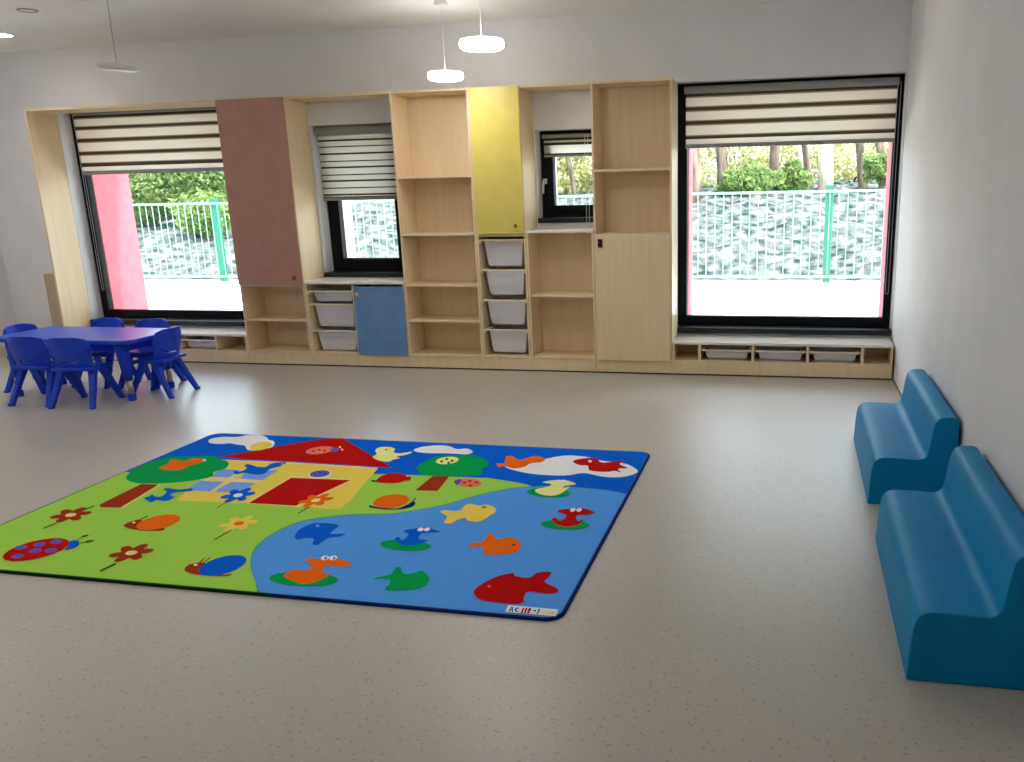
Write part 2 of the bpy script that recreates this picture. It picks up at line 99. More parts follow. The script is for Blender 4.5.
('orange',1,'-2.269,3.688 -2.288,3.674 -2.28,3.662 -2.268,3.644 -2.267,3.625 -2.277,3.613 -2.295,3.614 -2.313,3.627 -2.318,3.613 -2.325,3.59 -2.338,3.579 -2.351,3.584 -2.359,3.602 -2.359,3.628 -2.372,3.626 -2.392,3.622 -2.406,3.63 -2.409,3.646 -2.4,3.664 -2.381,3.678 -2.389,3.69 -2.402,3.709 -2.404,3.729 -2.394,3.741 -2.375,3.74 -2.356,3.727 -2.351,3.741 -2.344,3.765 -2.331,3.777 -2.317,3.772 -2.309,3.752 -2.309,3.725 -2.296,3.727 -2.276,3.731 -2.262,3.723 -2.259,3.706'),
('cream',0,'-2.315,3.689 -2.311,3.681 -2.31,3.672 -2.313,3.664 -2.317,3.657 -2.324,3.653 -2.332,3.651 -2.341,3.652 -2.348,3.656 -2.354,3.663 -2.358,3.671 -2.358,3.68 -2.356,3.688 -2.352,3.695 -2.345,3.699 -2.336,3.701 -2.328,3.7 -2.32,3.696'),
('dgreen',0,'-2.32,3.491 -2.313,3.581 -2.322,3.591 -2.328,3.5'),
('blue',1,'-3.249,3.561 -3.243,3.591 -3.247,3.621 -3.215,3.596 -3.176,3.602 -3.198,3.669 -3.244,3.696 -3.231,3.719 -3.159,3.709 -3.099,3.735 -3.075,3.694 -3.135,3.679 -3.152,3.645 -3.128,3.61 -3.1,3.61 -3.1,3.546 -3.162,3.546 -3.169,3.516'),
('blue',1,'-2.178,3.229 -2.204,3.31 -2.182,3.386 -2.109,3.402 -2.045,3.384 -2.041,3.329 -2.029,3.284 -1.965,3.299 -1.977,3.262 -2.017,3.24 -2.025,3.165 -2.051,3.165 -2.077,3.22 -2.125,3.222 -2.146,3.204'),
('lblue',0,'-2.133,3.367 -2.132,3.362 -2.131,3.359 -2.132,3.356 -2.134,3.354 -2.137,3.353 -2.141,3.354 -2.145,3.356 -2.149,3.36 -2.152,3.364 -2.154,3.368 -2.154,3.372 -2.153,3.375 -2.151,3.377 -2.148,3.377 -2.144,3.376 -2.14,3.374 -2.136,3.371'),
('tgreen',0,'-1.75,2.851 -1.748,2.829 -1.763,2.809 -1.794,2.792 -1.837,2.781 -1.887,2.776 -1.939,2.778 -1.986,2.788 -2.022,2.803 -2.044,2.823 -2.049,2.844 -2.034,2.865 -2.003,2.883 -1.958,2.895 -1.906,2.9 -1.853,2.897 -1.806,2.887 -1.77,2.871'),
('orange',1,'-1.991,2.843 -1.993,2.905 -1.964,2.916 -1.933,2.915 -1.93,2.96 -1.99,3.003 -1.981,3.025 -1.918,3.022 -1.854,3.039 -1.781,3.012 -1.788,2.975 -1.872,2.964 -1.856,2.915 -1.832,2.895 -1.811,2.898 -1.829,2.828 -1.856,2.805 -1.893,2.799 -1.924,2.812'),
('white',0,'-1.904,3.049 -1.901,3.042 -1.899,3.034 -1.9,3.027 -1.903,3.021 -1.907,3.018 -1.913,3.017 -1.92,3.019 -1.927,3.023 -1.932,3.03 -1.936,3.037 -1.938,3.045 -1.937,3.052 -1.934,3.058 -1.929,3.061 -1.923,3.062 -1.916,3.06 -1.91,3.056'),
('white',0,'-1.869,3.055 -1.865,3.048 -1.864,3.04 -1.864,3.033 -1.867,3.027 -1.872,3.024 -1.878,3.023 -1.885,3.025 -1.891,3.029 -1.897,3.035 -1.9,3.043 -1.902,3.051 -1.901,3.058 -1.898,3.064 -1.894,3.067 -1.887,3.068 -1.881,3.066 -1.874,3.062'),
('violet',0,'-1.907,3.033 -1.906,3.029 -1.906,3.026 -1.907,3.024 -1.909,3.024 -1.911,3.025 -1.914,3.028 -1.917,3.032 -1.919,3.037 -1.921,3.042 -1.922,3.046 -1.922,3.049 -1.921,3.051 -1.919,3.051 -1.917,3.05 -1.914,3.047 -1.911,3.043 -1.909,3.038'),
('violet',0,'-1.871,3.039 -1.87,3.035 -1.87,3.032 -1.871,3.03 -1.873,3.03 -1.875,3.031 -1.878,3.034 -1.88,3.038 -1.882,3.043 -1.884,3.048 -1.885,3.052 -1.885,3.055 -1.884,3.057 -1.882,3.057 -1.88,3.056 -1.878,3.053 -1.875,3.049 -1.873,3.044'),
('tgreen',0,'-1.515,3.227 -1.515,3.207 -1.528,3.189 -1.553,3.175 -1.589,3.166 -1.629,3.165 -1.671,3.17 -1.708,3.181 -1.737,3.197 -1.753,3.216 -1.755,3.237 -1.743,3.255 -1.717,3.27 -1.68,3.278 -1.638,3.28 -1.596,3.275 -1.559,3.263 -1.531,3.246'),
('blue',1,'-1.714,3.285 -1.7,3.302 -1.672,3.269 -1.668,3.33 -1.684,3.35 -1.716,3.376 -1.682,3.402 -1.628,3.427 -1.54,3.39 -1.579,3.373 -1.617,3.357 -1.602,3.296 -1.561,3.291 -1.577,3.241 -1.629,3.218 -1.676,3.239'),
('white',0,'-1.63,3.411 -1.628,3.404 -1.627,3.397 -1.628,3.391 -1.63,3.386 -1.634,3.383 -1.639,3.382 -1.645,3.384 -1.65,3.388 -1.654,3.394 -1.656,3.401 -1.657,3.408 -1.656,3.415 -1.654,3.42 -1.65,3.423 -1.645,3.423 -1.639,3.421 -1.635,3.417'),
('white',0,'-1.601,3.416 -1.599,3.409 -1.598,3.402 -1.599,3.396 -1.602,3.391 -1.606,3.388 -1.611,3.387 -1.616,3.389 -1.621,3.393 -1.625,3.399 -1.627,3.406 -1.628,3.413 -1.627,3.419 -1.625,3.424 -1.621,3.427 -1.616,3.428 -1.61,3.426 -1.605,3.422'),
('tgreen',1,'-1.619,2.89 -1.567,2.938 -1.573,2.997 -1.554,3.007 -1.518,2.956 -1.48,2.96 -1.454,2.992 -1.399,2.939 -1.383,2.882 -1.4,2.833 -1.466,2.808 -1.518,2.801 -1.533,2.827 -1.531,2.857 -1.553,2.891'),
('yellow',1,'-1.64,3.626 -1.625,3.651 -1.578,3.644 -1.552,3.662 -1.55,3.729 -1.532,3.754 -1.485,3.735 -1.441,3.753 -1.397,3.724 -1.373,3.677 -1.382,3.619 -1.399,3.547 -1.435,3.528 -1.47,3.542 -1.489,3.571 -1.515,3.542 -1.531,3.488 -1.568,3.499 -1.579,3.566 -1.602,3.594'),
('dgreen',1,'-1.458,3.707 -1.455,3.729 -1.44,3.727 -1.441,3.706'),
('orange',1,'-1.357,3.27 -1.346,3.296 -1.308,3.314 -1.312,3.38 -1.307,3.409 -1.274,3.374 -1.247,3.354 -1.207,3.385 -1.158,3.357 -1.126,3.303 -1.128,3.234 -1.166,3.205 -1.228,3.189 -1.266,3.199 -1.272,3.243 -1.299,3.262 -1.33,3.251'),
('dgreen',0,'-1.152,3.304 -1.151,3.301 -1.152,3.298 -1.153,3.295 -1.155,3.293 -1.158,3.293 -1.161,3.294 -1.164,3.295 -1.167,3.298 -1.169,3.302 -1.169,3.305 -1.169,3.308 -1.167,3.311 -1.165,3.313 -1.162,3.313 -1.159,3.312 -1.156,3.31 -1.153,3.308'),
('tgreen',0,'-1.077,3.97 -1.078,3.947 -1.093,3.927 -1.12,3.912 -1.155,3.904 -1.195,3.904 -1.234,3.911 -1.269,3.925 -1.295,3.945 -1.309,3.968 -1.308,3.991 -1.294,4.012 -1.267,4.028 -1.23,4.036 -1.19,4.037 -1.149,4.029 -1.115,4.014 -1.089,3.993'),
('cream',1,'-1.272,3.999 -1.221,4.055 -1.215,4.093 -1.269,4.117 -1.208,4.162 -1.139,4.162 -1.084,4.113 -1.135,4.081 -1.133,4.04 -1.108,4.073 -1.123,3.975 -1.16,3.928 -1.229,3.94'),
('white',0,'-1.179,4.151 -1.178,4.144 -1.178,4.138 -1.181,4.133 -1.184,4.13 -1.189,4.13 -1.194,4.131 -1.198,4.135 -1.202,4.14 -1.205,4.147 -1.206,4.154 -1.205,4.16 -1.203,4.165 -1.199,4.168 -1.195,4.168 -1.19,4.167 -1.185,4.163 -1.181,4.157'),
('white',0,'-1.15,4.155 -1.149,4.149 -1.149,4.143 -1.152,4.138 -1.155,4.135 -1.16,4.134 -1.165,4.136 -1.17,4.139 -1.173,4.145 -1.176,4.151 -1.177,4.158 -1.176,4.164 -1.174,4.169 -1.17,4.172 -1.166,4.173 -1.161,4.171 -1.156,4.167 -1.152,4.162'),
('tgreen',0,'-0.884,3.575 -0.886,3.554 -0.902,3.536 -0.929,3.521 -0.964,3.511 -1.004,3.508 -1.043,3.512 -1.077,3.523 -1.101,3.539 -1.114,3.558 -1.113,3.579 -1.097,3.598 -1.07,3.614 -1.034,3.624 -0.993,3.627 -0.953,3.622 -0.919,3.611 -0.895,3.595'),
('red',1,'-1.077,3.618 -1.065,3.644 -1.032,3.606 -1.02,3.677 -1.081,3.729 -1.021,3.77 -0.961,3.78 -0.897,3.738 -0.927,3.702 -0.972,3.685 -0.952,3.619 -0.928,3.642 -0.935,3.583 -0.977,3.542 -1.033,3.557'),
('white',0,'-0.998,3.764 -0.996,3.756 -0.995,3.747 -0.996,3.739 -0.999,3.733 -1.003,3.729 -1.007,3.728 -1.012,3.73 -1.016,3.735 -1.02,3.742 -1.022,3.75 -1.022,3.759 -1.021,3.767 -1.019,3.774 -1.015,3.778 -1.011,3.779 -1.006,3.777 -1.002,3.772'),
('white',0,'-0.968,3.769 -0.966,3.761 -0.966,3.752 -0.967,3.744 -0.969,3.737 -0.973,3.733 -0.977,3.732 -0.982,3.734 -0.986,3.739 -0.99,3.746 -0.992,3.755 -0.992,3.764 -0.991,3.772 -0.989,3.779 -0.985,3.783 -0.981,3.784 -0.976,3.781 -0.972,3.777'),
('red',1,'-1.172,2.844 -1.168,2.911 -1.128,2.993 -1.074,3.032 -1.058,3.009 -0.998,3.002 -0.978,3.051 -0.928,3.07 -0.921,3.022 -0.925,2.977 -0.865,2.933 -0.85,2.9 -0.884,2.882 -0.962,2.886 -0.969,2.856 -0.964,2.822 -0.956,2.813 -0.973,2.782 -1.037,2.778 -1.123,2.789'),
('pink',0,'-1.123,2.904 -1.123,2.901 -1.123,2.898 -1.124,2.896 -1.126,2.894 -1.128,2.894 -1.13,2.895 -1.133,2.896 -1.135,2.899 -1.136,2.902 -1.137,2.905 -1.137,2.908 -1.136,2.91 -1.134,2.912 -1.132,2.912 -1.13,2.911 -1.127,2.91 -1.125,2.907'),
('white',0,'-1.006,2.766 -0.81,2.765 -0.807,2.713 -1,2.713'),
('navy',0,'-0.99,2.72 -0.989,2.755 -0.984,2.756 -0.971,2.718 -0.975,2.717 -0.979,2.727 -0.985,2.729 -0.985,2.72'),
('white',0,'-0.985,2.736 -0.985,2.747 -0.98,2.733'),
('navy',0,'-0.958,2.752 -0.969,2.752 -0.971,2.737 -0.963,2.722 -0.951,2.72 -0.952,2.725 -0.96,2.727 -0.964,2.736 -0.964,2.746 -0.957,2.746'),
('red',0,'-0.945,2.756 -0.938,2.755 -0.933,2.711 -0.94,2.712'),
('red',0,'-0.934,2.758 -0.926,2.757 -0.922,2.713 -0.929,2.714'),
('red',0,'-0.922,2.76 -0.915,2.759 -0.911,2.715 -0.918,2.716'),
('navy',0,'-0.919,2.754 -0.912,2.754 -0.909,2.731 -0.914,2.731'),
('red',0,'-0.914,2.726 -0.908,2.726 -0.908,2.717 -0.913,2.717'),
('navy',0,'-0.888,2.74 -0.888,2.739 -0.889,2.737 -0.89,2.736 -0.892,2.735 -0.894,2.735 -0.896,2.736 -0.898,2.737 -0.9,2.739 -0.901,2.74 -0.901,2.742 -0.9,2.744 -0.899,2.745 -0.897,2.745 -0.895,2.745 -0.892,2.745 -0.89,2.744 -0.889,2.742'),
('navy',0,'-0.887,2.761 -0.879,2.755 -0.875,2.735 -0.877,2.716 -0.882,2.718 -0.88,2.735 -0.883,2.749'),
('cream',0,'-0.868,2.741 -0.857,2.749 -0.857,2.741 -0.847,2.742 -0.845,2.748 -0.836,2.726 -0.846,2.719 -0.86,2.714 -0.859,2.73'),
('yellow',0,'-0.837,2.723 -0.83,2.745 -0.823,2.745 -0.815,2.723 -0.82,2.722 -0.823,2.731 -0.83,2.731 -0.831,2.722'),
]
import bpy, bmesh, math, random
from mathutils import Vector, Matrix
random.seed(7)
C = bpy.context.scene.collection
SC = bpy.context.scene

# ---------------------------------------------------------------- materials
def lin(r, g, b):
    f = lambda v: (v/255/12.92) if v/255 <= .04045 else ((v/255+.055)/1.055)**2.4
    return (f(r), f(g), f(b), 1)

def new_mat(name, col, rough=.5, spec=.5, metal=0.0):
    m = bpy.data.materials.new(name); m.use_nodes = True
    b = m.node_tree.nodes['Principled BSDF']
    b.inputs['Base Color'].default_value = col
    b.inputs['Roughness'].default_value = rough
    b.inputs['Specular IOR Level'].default_value = spec
    b.inputs['Metallic'].default_value = metal
    return m

def noisy(m, col1, col2, scale=(30, 30, 30), lo=.35, hi=.65, detail=3, bump=0.0, nscale=1.0):
    nt = m.node_tree; N = nt.nodes; L = nt.links; b = N['Principled BSDF']
    tc = N.new('ShaderNodeTexCoord'); mp = N.new('ShaderNodeMapping')
    mp.inputs['Scale'].default_value = scale
    nz = N.new('ShaderNodeTexNoise'); nz.inputs['Scale'].default_value = nscale; nz.inputs['Detail'].default_value = detail
    cr = N.new('ShaderNodeValToRGB')
    cr.color_ramp.elements[0].position = lo; cr.color_ramp.elements[0].color = col1
    cr.color_ramp.elements[1].position = hi; cr.color_ramp.elements[1].color = col2
    L.new(tc.outputs['Object'], mp.inputs['Vector']); L.new(mp.outputs['Vector'], nz.inputs['Vector'])
    L.new(nz.outputs['Fac'], cr.inputs['Fac']); L.new(cr.outputs['Color'], b.inputs['Base Color'])
    if bump:
        bp = N.new('ShaderNodeBump'); bp.inputs['Strength'].default_value = bump; bp.inputs['Distance'].default_value = .002
        L.new(nz.outputs['Fac'], bp.inputs['Height']); L.new(bp.outputs['Normal'], b.inputs['Normal'])
    return m

M = {}
M['wall'] = noisy(new_mat('painted_wall', lin(232, 231, 232), .7, .3), lin(230, 229, 230), lin(235, 234, 235), (3, 3, 3))
M['ceiling'] = noisy(new_mat('painted_ceiling', lin(238, 237, 234), .8, .2), lin(236, 235, 232), lin(241, 240, 237), (2, 2, 2))
M['reveal'] = M['wall']
M['wood'] = noisy(new_mat('birch_laminate', lin(236, 214, 174), .38, .35), lin(232, 209, 168), lin(240, 219, 181), (26, 26, 1.6), .3, .7, 4)
M['wood_top_lit'] = noisy(new_mat('birch_worktop_lit', lin(244, 237, 226), .2, .6), lin(241, 233, 221), lin(247, 242, 233), (1.6, 26, 26), .3, .7, 4)  # birch whitened: window light on the tops is put into the colour
M['tan_strip'] = noisy(new_mat('tan_strip', lin(196, 176, 150), .5, .3), lin(190, 170, 144), lin(202, 183, 158), (26, 26, 1.6), .3, .7, 4)
M['wood_edge'] = new_mat('birch_edging', lin(229, 206, 170), .4)
M['red_door'] = noisy(new_mat('dusty_red_laminate', lin(188, 142, 126), .45, .25), lin(185, 139, 123), lin(191, 145, 129), (8, 8, 8))
M['yellow_door'] = noisy(new_mat('yellow_laminate', lin(222, 205, 104), .36, .4), lin(219, 202, 100), lin(225, 208, 110), (8, 8, 8))
M['blue_door'] = noisy(new_mat('blue_laminate', lin(106, 150, 195), .45, .3), lin(103, 147, 192), lin(110, 154, 199), (8, 8, 8))
M['dark_kick'] = new_mat('dark_base', lin(45, 38, 34), .8)  # dark brown strip along the foot of the units
M['bin'] = new_mat('white_plastic', lin(222, 222, 228), .35)
M['bin'].node_tree.nodes['Principled BSDF'].inputs['Subsurface Weight'].default_value = .0
M['bin_rim'] = new_mat('ivory_plastic', lin(238, 222, 192), .4)
M['frame'] = new_mat('anthracite_window_profile', lin(18, 21, 24), .5, .15)
M['sill'] = new_mat('anthracite_sill', lin(20, 27, 31), .3, .4)
M['metal'] = new_mat('chrome', lin(210, 208, 200), .3, .5, .9)
M['brass'] = new_mat('aged_brass', lin(150, 112, 60), .35, .5, .8)
M['dark_metal'] = new_mat('dark_bronze', lin(62, 44, 36), .4, .5, .5)
M['white_plastic'] = new_mat('white_gloss_plastic', lin(225, 225, 225), .3)
M['cassette'] = new_mat('grey_blind_cassette', lin(150, 150, 145), .35, .5, .2)
M['chair'] = noisy(new_mat('royal_blue_plastic', lin(22, 66, 208), .45, .35), lin(19, 62, 202), lin(26, 72, 216), (14, 14, 14))
M['table_top'] = noisy(new_mat('blue_table_plastic', lin(40, 82, 212), .36, .45), lin(36, 78, 206), lin(44, 88, 218), (14, 14, 14))
M['steel'] = new_mat('brushed_steel_tube', lin(190, 180, 165), .35, .5, .7)
M['foam'] = noisy(new_mat('turquoise_vinyl', lin(0, 138, 194), .5, .14), lin(0, 135, 191), lin(0, 142, 198), (6, 6, 6))
M['skirting'] = new_mat('pale_skirting', lin(214, 208, 200), .5)
M['dark_skirting'] = new_mat('grey_wall_joint', lin(120, 112, 104), .6)
M['lamp_rim'] = new_mat('white_lamp_housing', lin(226, 224, 226), .4)
M['cable'] = new_mat('grey_cable', lin(150, 148, 146), .5)
M['red_wall'] = noisy(new_mat('red_render', lin(210, 106, 117), .75, .2), lin(206, 102, 113), lin(214, 111, 121), (12, 12, 12))
M['white_wall'] = noisy(new_mat('white_render', lin(226, 224, 230), .8, .2), lin(222, 220, 226), lin(230, 228, 234), (12, 12, 12))
M['paving'] = noisy(new_mat('pale_concrete', lin(214, 210, 204), .9, .1), lin(206, 202, 196), lin(222, 218, 212), (3, 3, 3))
M['rubble'] = noisy(new_mat('stony_earth', lin(100, 108, 104), .95, .1), lin(30, 40, 40), lin(100, 105, 102), (5.0, 5.0, 5.0), .36, .64, 10)
M['fence_post'] = new_mat('green_fence_paint', lin(2, 92, 68), .5)
M['fence_bar'] = new_mat('pale_green_fence_paint', lin(104, 158, 142), .5)
M['bark'] = noisy(new_mat('grey_bark', lin(120, 104, 88), .95, .1), lin(58, 52, 45), lin(118, 106, 94), (9, 9, 2), .3, .7, 5, .4)
M['pale_bark'] = noisy(new_mat('pale_bark', lin(190, 180, 164), .95, .1), lin(150, 138, 120), lin(214, 206, 192), (9, 9, 2), .3, .7, 5, .4)

def leaf_mat(name, c1, c2):
    m = noisy(new_mat(name, c1, .6, .3), c1, c2, (5, 5, 5), .3, .7, 4)
    nt = m.node_tree; b = nt.nodes['Principled BSDF']; out = nt.nodes['Material Output']
    tr = nt.nodes.new('ShaderNodeBsdfTranslucent'); mix = nt.nodes.new('ShaderNodeMixShader'); mix.inputs[0].default_value = .45
    src = b.inputs['Base Color'].links[0].from_socket
    nt.links.new(src, tr.inputs['Color'])
    nt.links.new(b.outputs[0], mix.inputs[1]); nt.links.new(tr.outputs[0], mix.inputs[2]); nt.links.new(mix.outputs[0], out.inputs['Surface'])
    return m
M['leaf_green'] = leaf_mat('fresh_green_leaves', lin(64, 92, 44), lin(124, 146, 82))
M['leaf_yellow'] = leaf_mat('yellow_green_leaves', lin(128, 132, 78), lin(190, 188, 132))

def floor_mat():
    m = new_mat('speckled_vinyl', lin(176, 166, 152), .3, .45)
    nt = m.node_tree; N = nt.nodes; L = nt.links; b = N['Principled BSDF']
    tc = N.new('ShaderNodeTexCoord')
    def nz(scale, detail):
        n = N.new('ShaderNodeTexNoise'); n.inputs['Scale'].default_value = scale; n.inputs['Detail'].default_value = detail
        L.new(tc.outputs['Object'], n.inputs['Vector']); return n
    def ramp(n, p0, c0, p1, c1):
        r = N.new('ShaderNodeValToRGB'); r.color_ramp.elements[0].position = p0; r.color_ramp.elements[0].color = c0
        r.color_ramp.elements[1].position = p1; r.color_ramp.elements[1].color = c1
        L.new(n.outputs['Fac'], r.inputs['Fac']); return r
    big = ramp(nz(.8, 2), .3, lin(187, 180, 170), .7, lin(193, 186, 176))
    def vor(scale, p):
        n = N.new('ShaderNodeTexVoronoi'); n.inputs['Scale'].default_value = scale; n.inputs['Randomness'].default_value = 1
        L.new(tc.outputs['Object'], n.inputs['Vector'])
        r_ = N.new('ShaderNodeValToRGB'); r_.color_ramp.elements[0].position = p; r_.color_ramp.elements[0].color = (1, 1, 1, 1)
        r_.color_ramp.elements[1].position = p+.06; r_.color_ramp.elements[1].color = (0, 0, 0, 1)
        L.new(n.outputs['Distance'], r_.inputs['Fac']); return r_
    sp1 = vor(34, .15)
    sp2 = vor(41, .16)
    m1 = N.new('ShaderNodeMix'); m1.data_type = 'RGBA'; m1.inputs[7].default_value = lin(168, 158, 144)
    L.new(sp1.outputs['Color'], m1.inputs[0]); L.new(big.outputs['Color'], m1.inputs[6])
    m2 = N.new('ShaderNodeMix'); m2.data_type = 'RGBA'; m2.inputs[7].default_value = lin(199, 193, 183)
    L.new(sp2.outputs['Color'], m2.inputs[0]); L.new(m1.outputs[2], m2.inputs[6])
    L.new(m2.outputs[2], b.inputs['Base Color'])
    b.inputs['Roughness'].default_value = .34
    return m
M['floor'] = floor_mat()

def glass_mat():
    m = bpy.data.materials.new('window_glass'); m.use_nodes = True
    nt = m.node_tree; nt.nodes.clear()
    o = nt.nodes.new('ShaderNodeOutputMaterial'); t = nt.nodes.new('ShaderNodeBsdfTransparent'); g = nt.nodes.new('ShaderNodeBsdfGlossy')
    g.inputs['Roughness'].default_value = .02; t.inputs['Color'].default_value = (.93, .96, .95, 1)
    f = nt.nodes.new('ShaderNodeFresnel'); f.inputs['IOR'].default_value = 1.25
    mx = nt.nodes.new('ShaderNodeMixShader')
    nt.links.new(f.outputs[0], mx.inputs[0]); nt.links.new(t.outputs[0], mx.inputs[1]); nt.links.new(g.outputs[0], mx.inputs[2]); nt.links.new(mx.outputs[0], o.inputs[0])
    return m
M['glass'] = glass_mat()

def fabric_mat(name, col, trans):
    m = bpy.data.materials.new(name); m.use_nodes = True
    nt = m.node_tree; nt.nodes.clear()
    o = nt.nodes.new('ShaderNodeOutputMaterial'); d = nt.nodes.new('ShaderNodeBsdfDiffuse'); t = nt.nodes.new('ShaderNodeBsdfTranslucent')
    tc = nt.nodes.new('ShaderNodeTexCoord'); mp = nt.nodes.new('ShaderNodeMapping'); mp.inputs['Scale'].default_value = (3, 3, 160)
    n = nt.nodes.new('ShaderNodeTexNoise'); n.inputs['Scale'].default_value = 1.5
    r = nt.nodes.new('ShaderNodeValToRGB'); r.color_ramp.elements[0].color = tuple(c*.9 for c in col[:3])+(1,); r.color_ramp.elements[1].color = col
    mx = nt.nodes.new('ShaderNodeMixShader'); mx.inputs[0].default_value = trans
    nt.links.new(tc.outputs['Object'], mp.inputs['Vector']); nt.links.new(mp.outputs[0], n.inputs['Vector']); nt.links.new(n.outputs['Fac'], r.inputs['Fac'])
    nt.links.new(r.outputs[0], d.inputs['Color']); nt.links.new(r.outputs[0], t.inputs['Color'])
    nt.links.new(d.outputs[0], mx.inputs[1]); nt.links.new(t.outputs[0], mx.inputs[2]); nt.links.new(mx.outputs[0], o.inputs[0])
    return m
M['blind_light'] = fabric_mat('cream_blind_band', lin(226, 218, 200), .34)
M['blind_dark'] = fabric_mat('brown_blind_band', lin(70, 62, 48), .25)
M['blind_mid'] = fabric_mat('tan_blind_edge', lin(150, 136, 108), .3)
M['blind_grey'] = fabric_mat('grey_blind_band', lin(222, 219, 208), .22)
M['blind_sheer'] = fabric_mat('sheer_blind_band', lin(232, 230, 220), .6)

def emit_mat(name, col, s):
    m = bpy.data.materials.new(name); m.use_nodes = True
    b = m.node_tree.nodes['Principled BSDF']; b.inputs['Base Color'].default_value = col
    b.inputs['Emission Color'].default_value = col; b.inputs['Emission Strength'].default_value = s
    return m
M['lamp_on'] = emit_mat('lit_lamp_diffuser', (1, .98, .95, 1), LAMP)
M['lamp_glow'] = emit_mat('glowing_lamp_housing', (1, .98, .95, 1), LAMP*.4)
M['lamp_off'] = new_mat('unlit_lamp_diffuser', lin(228, 226, 226), .35)

RC = {'green': (137, 180, 68), 'sky': (2, 82, 182), 'bank': (64, 138, 120), 'pond': (72, 134, 206), 'white': (218, 220, 232), 'yellow': (224, 180, 76),
      'peach': (238, 186, 120), 'red': (176, 14, 10), 'lblue': (104, 140, 206), 'blue': (4, 80, 180), 'tgreen': (4, 136, 66), 'brown': (150, 50, 18),
      'orange': (226, 100, 18), 'cream': (230, 204, 128), 'dgreen': (62, 82, 20), 'pink': (224, 112, 92), 'violet': (92, 74, 150), 'navy': (8, 34, 96), 'edge_green': (10, 44, 24)}
for k, v in RC.items():
    c = tuple(min(.92, x*(1.22 if k in ('red', 'brown', 'orange', 'pink') else 1.55)) for x in lin(*v)[:3])+(1,)
    mm = new_mat('rug_'+k, c, .95, .03)
    noisy(mm, tuple(x*.93 for x in c[:3])+(1,), tuple(min(1, x*1.05) for x in c[:3])+(1,), (120, 120, 120), .3, .7, 2)
    M['rug_'+k] = mm

